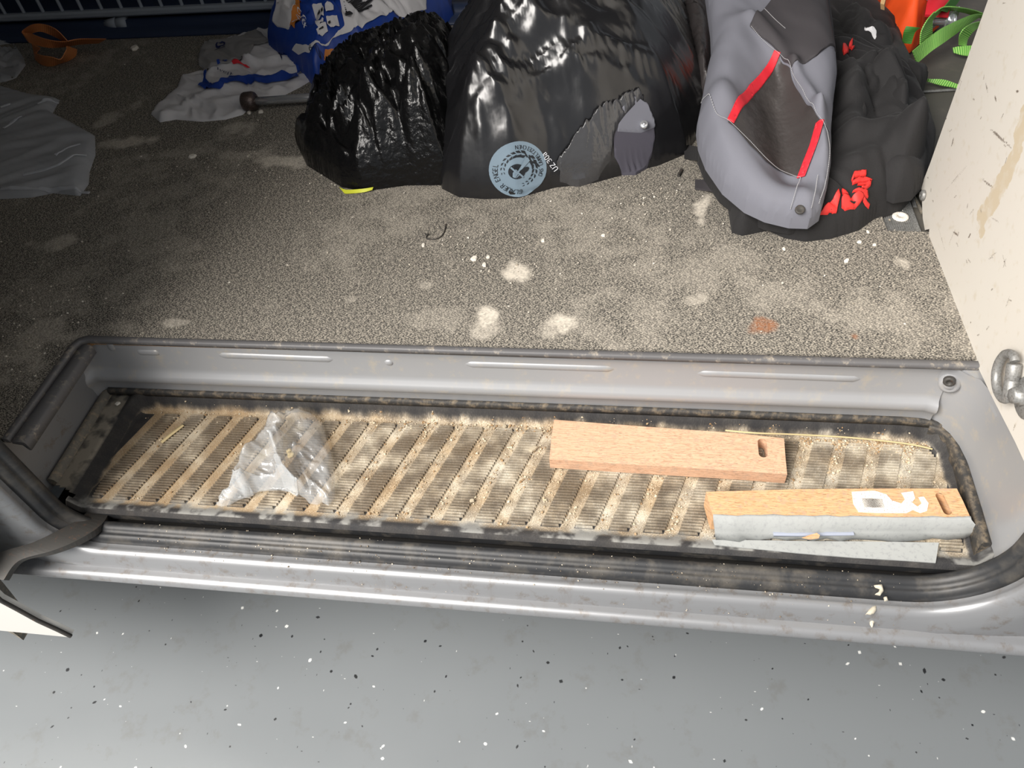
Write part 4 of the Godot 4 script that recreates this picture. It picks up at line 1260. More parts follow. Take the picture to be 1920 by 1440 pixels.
	for z in [pv([0.8115,-0.3943,0.825,-0.3277,0.8424,-0.3081,0.8658,-0.2883,0.8914,-0.2728,0.9181,-0.2765,0.9359,-0.2604]), pv([0.8789,-0.4924,0.902,-0.4641,0.9208,-0.447,0.9303,-0.4257,0.9408,-0.3909,0.9513,-0.342,0.9619,-0.3124,0.9676,-0.2946]), pv([0.9676,-0.2946,0.9702,-0.2767,0.9622,-0.2367,0.9526,-0.2078]), pv([0.9359,-0.2598,0.9227,-0.2143,0.9181,-0.2009]), pv([0.9009,-0.5393,0.9124,-0.5187,0.9273,-0.4966]), pv([0.9427,-0.2002,0.9469,-0.2167,0.9548,-0.2528])]:
		st = tool()
		var line := []
		for p in z: line.append(Vector3(p.x, height(js, p) + .0052, p.y))
		var fine := spline(line, 16)
		for i in fine.size():
			var p: Vector3 = fine[i]
			fine[i] = Vector3(p.x, maxf(height(js, Vector2(p.x, p.z)) + .0042, p.y - .004), p.z)
		for i in range(0, fine.size() - 1): tube(st, [fine[i], fine[i].lerp(fine[i + 1], .6)], .0005, 4)
		obj("stitching", done(st), M.thread, j)
	st = tool()
	var rp: Vector3 = Vector3(0.9292,0.6172,-0.2003)
	lathe(st, rp + Vector3(0, .002, .001), Vector3(0, .8, .5), pv([-.001, .006, .0015, .006, .002, .0045, .001, .0025, .001, 0]), 14)
	obj("press_stud", done(st), M.dark_metal, j)
	# orange garment and a stick behind
	var v := thing("vest", "bright orange safety garment lying behind the green strap", "garment", Vector3(1.15, .56, -.85))
	var vs := {"poly":pv([1.1807,-1.0239,1.1443,-0.8162,1.1665,-0.7591,1.1908,-0.7526,1.2354,-0.8181,1.2603,-0.8498,1.3113,-1.006]),"y0":0.5605,"h":0.13,"r":0.09,"z0":0,"slope":0,"folds":[[1.1222,-0.701,1.1566,-0.6367,0.02,0.015],[1.1502,-0.7191,1.1827,-0.6841,0.02,0.015]],"wa":0.006,"wf":14,"wst":2,"wdir":0.6}
	obj("cloth", soft(vs, .006), M.hivis, v)
	obj("reflective_tape", soft(vs, .005, pv([1.187,-0.7804,1.2117,-0.805,1.2364,-0.8304,1.2136,-0.8034,1.1876,-0.7762]), .004, .002), M.print_white, v)
	st = tool()
	strip(st, [Vector3(1.1112,0.66,-0.6938), Vector3(1.1211,0.68,-0.735)], [Vector3(1.1063,0.66,-0.6985), Vector3(1.1123,0.68,-0.7361)], .012)
	tag(obj("wooden_stick", done(st), M.stick), "thin raw wooden stick end poking up behind the black sweatshirt", "stick")

# ---------------------------------------------------------------- lashing straps
func build_straps() -> void:
	var g := thing("lashing_strap", "tangled bright green ratchet strap beyond the black sweatshirt", "strap", Vector3(1.2, .56, -.75))
	var pieces := [
		[[Vector3(1.1649,0.6,-0.6657),Vector3(1.197,0.605,-0.7031),Vector3(1.2255,0.61,-0.7298),Vector3(1.2875,0.6,-0.795),Vector3(1.3268,0.58,-0.8402)], [Vector3(1.1804,0.575,-0.6744),Vector3(1.2033,0.585,-0.6939),Vector3(1.2286,0.59,-0.7166),Vector3(1.2853,0.585,-0.7901),Vector3(1.3209,0.57,-0.8517)], 0],
		[[Vector3(1.1815,0.6,-0.6898),Vector3(1.1774,0.62,-0.6902),Vector3(1.1838,0.635,-0.6985),Vector3(1.198,0.64,-0.718)], [Vector3(1.212,0.59,-0.7281),Vector3(1.2068,0.61,-0.7315),Vector3(1.2067,0.62,-0.7369),Vector3(1.2205,0.625,-0.753)], 0],
		[[Vector3(1.155,0.6,-0.698),Vector3(1.1501,0.62,-0.6886),Vector3(1.152,0.63,-0.6912)], [Vector3(1.1689,0.6,-0.6928),Vector3(1.1686,0.62,-0.691),Vector3(1.173,0.63,-0.6831)], 1],
		[[Vector3(1.2602,0.575,-0.7377),Vector3(1.2508,0.6,-0.7222),Vector3(1.2599,0.61,-0.7287),Vector3(1.2903,0.6,-0.7665),Vector3(1.3113,0.59,-0.7822)], [Vector3(1.276,0.57,-0.7436),Vector3(1.2767,0.58,-0.7497),Vector3(1.284,0.59,-0.755),Vector3(1.307,0.58,-0.7914),Vector3(1.3248,0.57,-0.8069)], 0],
		[[Vector3(1.2558,0.566,-0.746),Vector3(1.2655,0.57,-0.7424),Vector3(1.2834,0.57,-0.743),Vector3(1.3166,0.57,-0.7444)], [Vector3(1.2564,0.562,-0.7364),Vector3(1.2662,0.562,-0.7276),Vector3(1.28,0.562,-0.7226),Vector3(1.3112,0.562,-0.7143)], 0],
		[[Vector3(1.1854,0.564,-0.6441),Vector3(1.1988,0.566,-0.6373),Vector3(1.2164,0.566,-0.6326),Vector3(1.2347,0.564,-0.6192),Vector3(1.2548,0.564,-0.5951)], [Vector3(1.1863,0.561,-0.6446),Vector3(1.1973,0.561,-0.6347),Vector3(1.2105,0.561,-0.6249),Vector3(1.2325,0.561,-0.6128),Vector3(1.2513,0.561,-0.5838)], 0],
		[[Vector3(1.1971,0.64,-0.7139),Vector3(1.2166,0.64,-0.7351),Vector3(1.2491,0.63,-0.7547),Vector3(1.2986,0.6,-0.8115),Vector3(1.3302,0.58,-0.8399)], [Vector3(1.2116,0.625,-0.7432),Vector3(1.2328,0.62,-0.7707),Vector3(1.2633,0.61,-0.7859),Vector3(1.3103,0.58,-0.8374),Vector3(1.3318,0.57,-0.8461)], 0],
		[[Vector3(1.2128,0.635,-0.7331),Vector3(1.2249,0.64,-0.7492),Vector3(1.2454,0.64,-0.7866)], [Vector3(1.2352,0.62,-0.7596),Vector3(1.2512,0.62,-0.7841),Vector3(1.2735,0.62,-0.8267)], 1],
	]
	for p in pieces:
		var st := tool()
		strip(st, p[0], p[1], .0016)
		obj("webbing", done(st), M.strap_green_dark if p[2] else M.strap_green, g)
	var r := Vector3(1.2311,0.6,-0.7658)
	var ra := obj("ratchet", null, M.chrome, g)
	var st := tool()
	for s in [-1, 1]: prism(st, pv([-.022, -.012, .018, -.016, .030, .0, .022, .016, -.018, .014]), func(u: float, v: float, w: float) -> Vector3: return r + Vector3(u * .6 + w, v + .004, -u * .8), s * .013, s * .0155)
	ra.mesh = done(st)
	st = tool()
	lathe(st, r + Vector3(-.02, .004, 0), Vector3(1, 0, 0), pv([0, 0, 0, .011, .004, .011, .005, .007, .035, .007, .036, .011, .04, .011, .04, 0]), 16)
	obj("spindle", done(st), M.chrome, g)
	st = tool()
	sweep(st, [r + Vector3(-.015, .018, .012), r + Vector3(-.01, .028, -.01), r + Vector3(-.002, .028, -.034)], pv([-.018, -.003, -.018, .002, .018, .002, .018, -.003]))
	obj("handle", done(st), M.red, g)
	var o := thing("loop_strap", "orange webbing strap curled in loops beside the barred crate", "strap", Vector3(-.5, .56, -.9))
	for p in [
		[[Vector3(-0.5202,0.575,-0.8878),Vector3(-0.5203,0.6,-0.8624),Vector3(-0.539,0.615,-0.8555),Vector3(-0.5709,0.61,-0.8647),Vector3(-0.5962,0.6,-0.8742),Vector3(-0.5995,0.595,-0.8701),Vector3(-0.5828,0.59,-0.8591),Vector3(-0.5406,0.585,-0.8487),Vector3(-0.5216,0.575,-0.8722),Vector3(-0.4943,0.572,-0.8898),Vector3(-0.444,0.575,-0.8842)], [Vector3(-0.4825,0.6,-0.8436),Vector3(-0.4924,0.625,-0.8409),Vector3(-0.5317,0.63,-0.8589),Vector3(-0.5571,0.63,-0.8587),Vector3(-0.5842,0.62,-0.861),Vector3(-0.5873,0.615,-0.8545),Vector3(-0.5761,0.612,-0.8605),Vector3(-0.5319,0.605,-0.8441),Vector3(-0.4961,0.597,-0.8464),Vector3(-0.4709,0.592,-0.8687),Vector3(-0.4055,0.592,-0.8631)]],
		[[Vector3(-0.5828,0.59,-0.8591),Vector3(-0.5975,0.566,-0.8668),Vector3(-0.5817,0.562,-0.8434),Vector3(-0.55,0.561,-0.8181),Vector3(-0.5241,0.561,-0.8114),Vector3(-0.5116,0.561,-0.8229),Vector3(-0.4965,0.561,-0.8369),Vector3(-0.4901,0.563,-0.8549),Vector3(-0.4885,0.572,-0.8658)], [Vector3(-0.5269,0.6,-0.8116),Vector3(-0.5485,0.588,-0.8223),Vector3(-0.5505,0.586,-0.8193),Vector3(-0.5281,0.586,-0.8076),Vector3(-0.5009,0.586,-0.7981),Vector3(-0.4855,0.58,-0.8001),Vector3(-0.4819,0.585,-0.8162),Vector3(-0.4789,0.59,-0.8251),Vector3(-0.4783,0.595,-0.829)]],
	]:
		st = tool()
		strip(st, p[0], p[1], .0016)
		obj("webbing", done(st), M.strap_orange, o)

# ---------------------------------------------------------------- paper, film and the tile adhesive sack
func build_paper() -> void:
	var ps := {"poly":pv([-0.1849,-0.5937,-0.1887,-0.6221,-0.1766,-0.6954,-0.1913,-0.7454,-0.1496,-0.768,-0.1735,-0.7931,-0.1885,-0.8304,-0.2099,-0.9055,-0.1868,-0.901,-0.1452,-0.921,-0.1259,-0.9513,-0.0941,-0.9839,-0.0216,-0.9366,0.0229,-0.8937,0.0813,-0.7917,0.099,-0.7118,0.082,-0.6808,0.0599,-0.6507,0.0384,-0.6214,0.0097,-0.6127,0.0051,-0.5835,-0.0222,-0.5673,-0.0652,-0.5614,-0.1231,-0.5714,-0.1515,-0.5629]),"y0":0.5605,"h":0.008,"r":0.03,"z0":0,"slope":0,"folds":[[-0.1517,-0.5727,-0.0681,-0.681,0.014,0.006],[-0.0681,-0.681,0.0351,-0.7631,0.014,0.006],[-0.1196,-0.7508,-0.0482,-0.7735,0.012,0.012],[-0.0482,-0.7735,0.027,-0.7868,0.012,0.012],[-0.0002,-0.5662,0.0478,-0.6638,0.012,0.005],[0.0478,-0.6638,0.0807,-0.6936,0.012,0.005]],"wa":0.004,"wf":10,"wst":2,"wdir":0.6,"ridge":1}
	var p := thing("paper_bag", "torn white paper bag with a blue stripe and handwriting print, lying flat", "paper bag", Vector3(.0, .56, -.7))
	obj("sheet", soft(ps, .005, PackedVector2Array(), 0, .003), M.paper, p)
	obj("inside_fold", soft(ps, .005, pv([-0.1919,-0.8382,-0.1996,-0.8891,-0.1334,-0.8992,-0.1147,-0.9328,-0.0794,-0.918,-0.043,-0.8683,-0.0688,-0.8509,-0.0626,-0.7701,-0.0941,-0.7518,-0.1227,-0.738,-0.1703,-0.79]), .004, .001), M.paper_grey, p)
	for q in [pv([-0.1201,-0.6784,-0.1239,-0.716,-0.0856,-0.6731,-0.071,-0.6711,-0.0645,-0.7076,-0.0253,-0.7057,-0.0075,-0.7153,0.0365,-0.7256,0.0641,-0.7286,0.0748,-0.7099,0.0448,-0.7015,0.0171,-0.6875,-0.017,-0.6908,-0.0463,-0.6848,-0.0616,-0.6675,-0.067,-0.6579,-0.0827,-0.6534]), pv([-0.1343,-0.7421,-0.1266,-0.7388,-0.1175,-0.709,-0.1211,-0.7069])]:
		obj("blue_stripe", soft(ps, .004, q, .0045, 0), M.blue, p)
	obj("blue_stripe", soft(ps, .004, band(pv([0.0314,-0.813,0.051,-0.7753,0.07,-0.7242]), .006), .0045, 0), M.blue, p)
	obj("blue_stripe", soft(ps, .004, band(pv([-0.101,-0.7473,-0.119,-0.7841,-0.0892,-0.7568]), .006), .006, 0), M.blue, p)
	obj("red_stripe", soft(ps, .004, pv([-0.0781,-0.7576,-0.0677,-0.7607,-0.0502,-0.758,-0.0404,-0.7522,-0.0573,-0.7536,-0.0754,-0.7539]), .006, 0), M.red, p)
	var st := words("weib", ps, pv([-0.1057,-0.7413])[0], (pv([-0.088,-0.7312])[0] - pv([-0.1057,-0.7413])[0]) * 1.1, (pv([-0.1039,-0.7521])[0] - pv([-0.1047,-0.7416])[0]) * 1.1, .005, true)
	obj("lettering", done(st), M.ink, p)
	st = words("ville", ps, pv([0.0137,-0.7782])[0], (pv([0.0105,-0.8167])[0] - pv([0.0137,-0.7782])[0]) * 1.1, (pv([-0.0093,-0.8265])[0] - pv([0.0137,-0.7782])[0]) * 1.1, .005, true)
	obj("lettering", done(st), M.ink, p)
	st = tool()
	var oc: Vector2 = pv([-0.1466,-0.8567])[0]
	for i in 12:
		var a := TAU * i / 12
		var b := TAU * (i + 1) / 12
		flat(st, lay(ps), PackedVector2Array([oc + Vector2(cos(a), sin(a)) * .007, oc + Vector2(cos(b), sin(b)) * .007, oc + Vector2(cos(b), sin(b)) * .011, oc + Vector2(cos(a), sin(a)) * .011]), .0065)
	flat(st, lay(ps), band(pv([-0.1503,-0.8339,-0.1296,-0.8412]), .004), .0065)
	obj("emblem", done(st), M.ink, p)
	var ss := {"poly":pv([-0.0399,-0.8545,-0.0693,-1.0037,-0.1229,-1.193,0.0836,-1.2658,0.2924,-1.2031,0.3367,-0.9615,0.3,-0.8623,0.2389,-0.7497,0.175,-0.7101,0.1234,-0.6707,0.0687,-0.7395]),"y0":0.5605,"h":0.11,"r":0.11,"z0":0,"slope":0,"folds":[[0.1857,-0.5807,0.2448,-0.6801,0.02,0.015],[0.2448,-0.6801,0.2787,-0.7445,0.02,0.015],[0.2787,-0.7445,0.3351,-0.7161,0.02,0.015]],"wa":0.008,"wf":12,"wst":1.6,"wdir":0.3,"ridge":1}
	var s := thing("adhesive_sack", "crumpled blue and white printed powder sack behind the crumpled black bag", "sack", Vector3(.2, .56, -.85))
	obj("paper", soft(ss, .006), M.blue, s)
	obj("white_panel", soft(ss, .005, pv([0.1263,-0.9111,0.1658,-0.7815,0.175,-0.7564,0.1597,-0.7302,0.1381,-0.7097,0.1108,-0.7168,0.068,-0.7567,0.0515,-0.7653,0.072,-0.7435,0.1112,-0.7079,0.1401,-0.7096,0.1704,-0.7385,0.206,-0.7656,0.225,-0.7974,0.252,-0.8324,0.2726,-0.843,0.299,-0.8925,0.2921,-0.9577]), .003, .001), M.paper, s)
	obj("white_fold", soft(ss, .005, pv([-0.0043,-0.8846,0.0464,-0.8568,0.0587,-0.8283,0.0517,-0.8106,0.0442,-0.7951,0.0056,-0.828,-0.0096,-0.8448,-0.0002,-0.8569]), .004, .003), M.paper, s)
	obj("orange_label", soft(ss, .005, pv([0.0554,-0.8411,0.0718,-0.8262,0.0708,-0.7975,0.0631,-0.7804,0.0459,-0.7974,0.0513,-0.8129]), .004, 0), M.print_orange, s)
	obj("orange_label", soft(ss, .005, pv([0.1447,-0.7082,0.1627,-0.7177,0.1523,-0.7041,0.1418,-0.6949]), .004, 0), M.print_orange, s)
	st = words("NOVIO", ss, pv([0.0592,-0.7882])[0], (pv([0.0626,-0.7948])[0] - pv([0.0592,-0.7882])[0]) * 1.15, (pv([0.0479,-0.7975])[0] - pv([0.061,-0.7867])[0]) * 1.1, .006)
	obj("lettering", done(st), M.print_white, s)
	st = words("flex", ss, pv([0.0833,-0.786])[0], (pv([0.0919,-0.7683])[0] - pv([0.0833,-0.786])[0]) * 1.2, (pv([0.0992,-0.7782])[0] - pv([0.0833,-0.786])[0]) * 1.1, .005)
	obj("lettering", done(st), M.print_white, s)
	st = words("6-07", ss, pv([0.1109,-0.7099])[0], (pv([0.1292,-0.7004])[0] - pv([0.1109,-0.7099])[0]) * 1.05, (pv([0.1053,-0.7233])[0] - pv([0.1109,-0.7099])[0]) * 1.1, .006)
	obj("lettering", done(st), M.ink_black, s)
	for q in [pv([0.1032,-0.798,0.1254,-0.7935,0.137,-0.7703,0.1386,-0.7573,0.119,-0.7628]), pv([0.1343,-0.7936,0.151,-0.786,0.1532,-0.7753,0.142,-0.7643,0.1386,-0.7729]), pv([0.1186,-0.7593,0.1395,-0.7519,0.1392,-0.7418,0.133,-0.7318,0.1252,-0.7404]), pv([0.1437,-0.7544,0.1602,-0.767,0.167,-0.7496,0.1538,-0.7386,0.1466,-0.7427]), pv([0.1291,-0.7286,0.1443,-0.7445,0.1494,-0.7316,0.1344,-0.7173])]:
		obj("pictogram", soft(ss, .004, q, .004, 0), M.paper, s)
	st = tool()
	for q in [pv([0.1168,-0.7822,0.124,-0.7809,0.1264,-0.7718,0.1185,-0.7748]), pv([0.1299,-0.7717,0.1352,-0.7689,0.1367,-0.7627,0.1321,-0.7637]), pv([0.1487,-0.7449,0.1523,-0.7478,0.1539,-0.7436,0.1504,-0.7408]), pv([0.1355,-0.7254,0.1418,-0.7327,0.1431,-0.7308,0.1362,-0.7241])]: flat(st, lay(ss), q, .0065)
	for k in 14:
		var a: Vector2 = pv([0.1751,-0.7712])[0]
		var b: Vector2 = pv([0.2165,-0.8237])[0]
		var c: Vector2 = pv([0.1683,-0.7953])[0]
		var at := a + (c - a) * k / 9.0
		flat(st, lay(ss), band(PackedVector2Array([at, at.lerp(at + b - a, .5), at + (b - a) * (.8 + .2 * sin(k * 7.0))]), .0022), .006)
	tag(obj("small_print", done(st), M.ink_black, s), "", "", "", "stuff")
	var haze := func(p_: Vector2) -> Color: return Color(1, 1, 1, .95 + .15 * swell.get_noise_2d(p_.x * 8, p_.y * 30))
	var f := thing("plastic_sheet", "large milky plastic sheet lying flat at the left on the carpet", "plastic sheet", Vector3(-.3, .56, -.45))
	var fn := {"poly":pv([-0.6946,-0.7602,-0.5931,-0.7236,-0.4908,-0.6796,-0.4168,-0.6605,-0.4005,-0.6051,-0.3263,-0.56,-0.2607,-0.5175,-0.2245,-0.4532,-0.2058,-0.3985,-0.187,-0.361,-0.1837,-0.3267,-0.238,-0.3349,-0.2708,-0.3229,-0.3286,-0.3187,-0.3952,-0.3115]),"y0":0.5605,"h":0.014,"r":0.03,"z0":0,"slope":0,"folds":[],"wa":0.0022,"wf":9,"wst":4,"wdir":-0.6,"ridge":1}
	obj("film", soft(fn, .006, PackedVector2Array(), 0, .002, haze), M.milky, f)
	var crease_tint := func(_p: Vector2) -> Color: return Color(1.3, 1.3, 1.3, 1.1)  # creases whiter and more opaque than the film around them
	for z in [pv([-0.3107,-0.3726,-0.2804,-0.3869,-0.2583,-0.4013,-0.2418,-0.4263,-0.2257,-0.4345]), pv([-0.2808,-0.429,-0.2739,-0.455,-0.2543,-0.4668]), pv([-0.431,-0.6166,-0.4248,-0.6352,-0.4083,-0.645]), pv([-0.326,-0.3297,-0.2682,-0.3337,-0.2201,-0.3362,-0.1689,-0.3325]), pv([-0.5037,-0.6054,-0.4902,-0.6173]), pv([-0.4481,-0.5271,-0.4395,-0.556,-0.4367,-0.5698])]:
		obj("crease", soft(fn, .004, band(z, .005), .003, .002, crease_tint), M.milky, f)
	var f2 := thing("plastic_sheet", "small crumpled milky plastic sheet beside the orange loop strap", "plastic sheet", Vector3(-.55, .56, -.8))
	obj("film", soft({"poly":pv([-0.8223,-1.0083,-0.717,-0.9562,-0.6718,-0.9112,-0.6185,-0.8544,-0.5945,-0.8223,-0.5802,-0.7627,-0.5957,-0.7471,-0.6508,-0.7339]),"y0":0.5605,"h":0.006,"r":0.02,"z0":0,"slope":0,"folds":[],"wa":0.006,"wf":12,"wst":1.5,"wdir":0.4,"ridge":1}, .006, PackedVector2Array(), 0, .002, haze), M.milky, f2)
	# clear scrap on the step mat
	var fs := {"poly":pv([0.2175,0.1704,0.2236,0.1541,0.2316,0.1488,0.2247,0.1353,0.2277,0.1243,0.2361,0.112,0.2345,0.0923,0.2423,0.0652,0.2529,0.0482,0.2604,0.0348,0.2602,0.0188,0.2753,0.0151,0.2951,0.0189,0.3151,0.0339,0.3251,0.0517,0.3376,0.0732,0.3484,0.0942,0.3598,0.1227,0.3673,0.1502,0.3633,0.1621,0.3536,0.1573,0.348,0.1616,0.3371,0.16,0.3291,0.1527,0.3217,0.1493,0.3106,0.1436,0.2991,0.1411,0.2817,0.1423,0.2653,0.1466,0.2566,0.1575,0.2494,0.1572,0.2428,0.1624,0.2349,0.1693,0.2254,0.1723]),"y0":0.44,"h":0.02,"r":0.03,"z0":0,"slope":0,"folds":[[0.2858,0.039,0.266,0.0583,0.014,0.014],[0.266,0.0583,0.2486,0.1118,0.014,0.014],[0.2486,0.1118,0.2505,0.1447,0.014,0.014],[0.2802,0.0665,0.287,0.101,0.01,0.022],[0.287,0.101,0.3033,0.1333,0.01,0.022],[0.3033,0.1333,0.3237,0.1519,0.01,0.022],[0.2862,0.0839,0.3133,0.0995,0.008,0.015],[0.24,0.1454,0.2818,0.1427,0.008,0.014],[0.2818,0.1427,0.3066,0.1427,0.008,0.014]],"wa":0.006,"wf":22,"wst":1.5,"wdir":0.8,"ridge":1}
	var wisp := func(p_: Vector2) -> Color:
		var t := inset(fs, p_)
		var w := 1.0 - absf(crumple.get_noise_2d(p_.x * 45, p_.y * 45)) * 3.0
		return Color(1, 1, 1, clampf(.35 + 1.6 * exp(-t / .002) + 1.5 * maxf(w - .45, 0), 0, 3.0))
	var f3 := thing("plastic_scrap", "crumpled clear plastic film scrap lying on the step mat", "plastic film", Vector3(.27, .44, .1))
	obj("film", soft(fs, .003, PackedVector2Array(), 0, .001, wisp), M.clear, f3)
	for z in [pv([0.2906,0.0899,0.2923,0.1086,0.3057,0.1334,0.3039,0.1383,0.3124,0.1432,0.3219,0.1478]), pv([0.2434,0.1494,0.2507,0.1511,0.266,0.143,0.2931,0.1389,0.3108,0.1419,0.3172,0.1466]), pv([0.2235,0.1672,0.2365,0.1598,0.2499,0.154,0.2603,0.1491])]:
		obj("twisted_fold", soft(fs, .0025, band(z, .011), .004, .003, wisp), M.clear, f3)

# ---------------------------------------------------------------- wooden float boards
func board(st: SurfaceTool, poly: PackedVector2Array, y0: float, y1: float, a: Vector2, b: Vector2, r: float) -> void:
	# a board with a slot from a to b: two halves meeting along the slot's axis
	var d := (b - a).normalized()
	var n := d.orthogonal()
	var far := 2.0
	var fit := func(half: float) -> PackedVector2Array:
		var cutter := PackedVector2Array([a - d * far, a + d * far, a + d * far + n * half * far, a - d * far + n * half * far])
		var part: PackedVector2Array = Geometry2D.intersect_polygons(poly, cutter)[0]
		var slot := PackedVector2Array()
		for i in 9:
			var w := PI / 2 + PI * i / 8.0
			slot.append(a + d * cos(w) * r + n * sin(w) * r)
		for i in 9:
			var w := -PI / 2 + PI * i / 8.0
			slot.append(b + d * cos(w) * r + n * sin(w) * r)
		return Geometry2D.clip_polygons(part, slot)[0]
	for half in [1.0, -1.0]:
		var p: PackedVector2Array = fit.call(half)
		var ix := Geometry2D.triangulate_polygon(p)
		for i in range(0, ix.size(), 3):
			for y in [y1, y0]:
				for k in [ix[i], ix[i + 1], ix[i + 2]]: vert(st, Vector3(p[k].x, y, p[k].y))
		for i in p.size():
			var q := p[i]
			var w := p[(i + 1) % p.size()]
			if absf((q - a).dot(n)) < .0002 and absf((w - a).dot(n)) < .0002: continue
			quad(st, Vector3(q.x, y0, q.y), Vector3(w.x, y0, w.y), Vector3(w.x, y1, w.y), Vector3(q.x, y1, q.y))

func build_boards() -> void:
	var b := thing("wooden_board", "clean pinkish wooden board with a hand slot, nearer the riser on the step mat", "board", Vector3(.77, .437, .06), "slotted boards on the step mat")
	var st := tool()
	board(st, pv([0.6307,0.0232,0.7726,0.0295,0.8564,0.0326,0.9125,0.0377,0.911,0.0683,0.9103,0.0914,0.8647,0.0897,0.7406,0.0881,0.6305,0.086,0.63,0.0519]), .4373, .455, pv([0.8862,0.0449])[0], pv([0.8859,0.0627])[0], .0052)
	obj("plank", done(st), M.wood, b)
	var c := thing("wooden_board", "wooden board with cement-crusted edge and torn white barcode label, nearer the sill", "board", Vector3(.95, .437, .14), "slotted boards on the step mat")
	st = tool()
	board(st, pv([0.8153,0.1296,0.9191,0.1191,1.0053,0.1127,1.0863,0.1074,1.0887,0.124,1.0909,0.1448,0.9706,0.1526,0.8864,0.1572,0.8215,0.1611,0.8182,0.1459]), .4385, .467, pv([1.0661,0.1186])[0], pv([1.0691,0.1383])[0], .0042)
	obj("plank", done(st), M.wood_yellow, c)
	# cement crust down the front edge
	var rows := []
	var top: PackedVector2Array = pv([0.8214,0.1613,0.8576,0.1595,0.9144,0.1562,0.9702,0.1529,1.0253,0.1497,1.0794,0.1466,1.0909,0.1451])
	var mid: PackedVector2Array = pv([0.8253,0.1698,0.8596,0.1679,0.9169,0.1644,0.9738,0.1589,1.0296,0.1549,1.0847,0.1509,1.1036,0.1482])
	var low: PackedVector2Array = pv([0.8268,0.1752,0.8608,0.1727,0.9186,0.1684,0.9757,0.1634,1.0318,0.1599,1.0873,0.1551,1.105,0.1492])
	for i in top.size():
		for k in (4 if i < top.size() - 1 else 1):
			var t := k / 4.0
			var j: int = min(i + 1, top.size() - 1)
			var a := top[i].lerp(top[j], t)
			var m := mid[i].lerp(mid[j], t)
			var l := low[i].lerp(low[j], t)
			var w := crumple.get_noise_2d(a.x * 60, 3) * .003
			rows.append([Vector3(a.x, .463, a.y - .004), Vector3(a.x, .4685 + w * .3, a.y - .001 + w), Vector3(a.x, .4675 + w * .5, a.y + .002), Vector3(m.x, .452 + w, m.y + w), Vector3(m.x, .448 + w * .5, m.y + .001), Vector3(l.x, .4385, l.y + w * 1.5), Vector3(l.x, .4376, l.y - .003)])
	st = tool()
	loft(st, rows)
	fan(st, rows[0])
	fan(st, rows[-1])
	obj("cement_crust", done(st), M.cement, c)
	st = tool()
	var ts := []
	for i in 4:
		var r: Array = rows[6 + i * 2]
		ts.append(r[4] + Vector3(0, .0006, .0006))
	sweep(st, ts, pv([-.003, -.0006, -.002, .0008, .002, .0008, .003, -.0006]))
	obj("tape_edge", done(st), M.tape_blue, c)
	st = tool()
	prism(st, pv([0.9163,0.1695,0.9246,0.1655,0.9327,0.1622,0.9357,0.1647,0.934,0.1688,0.9239,0.1709]), func(u: float, v: float, w: float) -> Vector3: return Vector3(u, w - .012, v + .006), .4673, .468)
	obj("bare_patch", done(st), M.wood_yellow, c)
	st = tool()
	prism(st, pv([0.9742,0.1194,0.999,0.1163,1.0105,0.1205,1.0146,0.128,1.0238,0.1315,1.0288,0.1256,1.0266,0.1173,1.0394,0.1144,1.0397,0.1235,1.0352,0.1293,1.0396,0.1345,1.0449,0.13,1.0434,0.1218,1.0491,0.1208,1.0522,0.1289,1.0483,0.1394,1.0411,0.1426,1.0343,0.139,1.0268,0.1436,0.9992,0.1455,0.9772,0.1457,0.9733,0.1356]), on_xz, .4671, .4676)
	obj("torn_label", done(st), M.label_white, c)
	st = tool()
	for i in 26:
		var u := i / 26.0
		var wdt := .0002 + .0003 * absf(sin(i * 12.7))
		var a: Vector3 = Vector3(0.9835,0.4678,0.1275)
		var e: Vector3 = Vector3(1.0048,0.4678,0.1267)
		var f: Vector3 = Vector3(0.9843,0.4678,0.1392)
		var p := a.lerp(e, u)
		var q := p + (f - a)
		quad(st, p, p + Vector3(wdt, 0, 0), q + Vector3(wdt, 0, 0), q)
	obj("barcode", done(st), M.ink_black, c)
	var dk := thing("metal_plate", "flat grey plate strip lying under the cement-crusted board", "plate", Vector3(1.0, .437, .18))
	st = tool()
	prism(st, pv([0.8227,0.1743,0.9184,0.1692,1.0034,0.1636,1.0644,0.1603,1.0553,0.1856,1.0265,0.1853,0.972,0.1857,0.9166,0.1847,0.8714,0.1828,0.8253,0.1809]), on_xz, .4373, .4386)
	obj("plate", done(st), M.cement, dk)

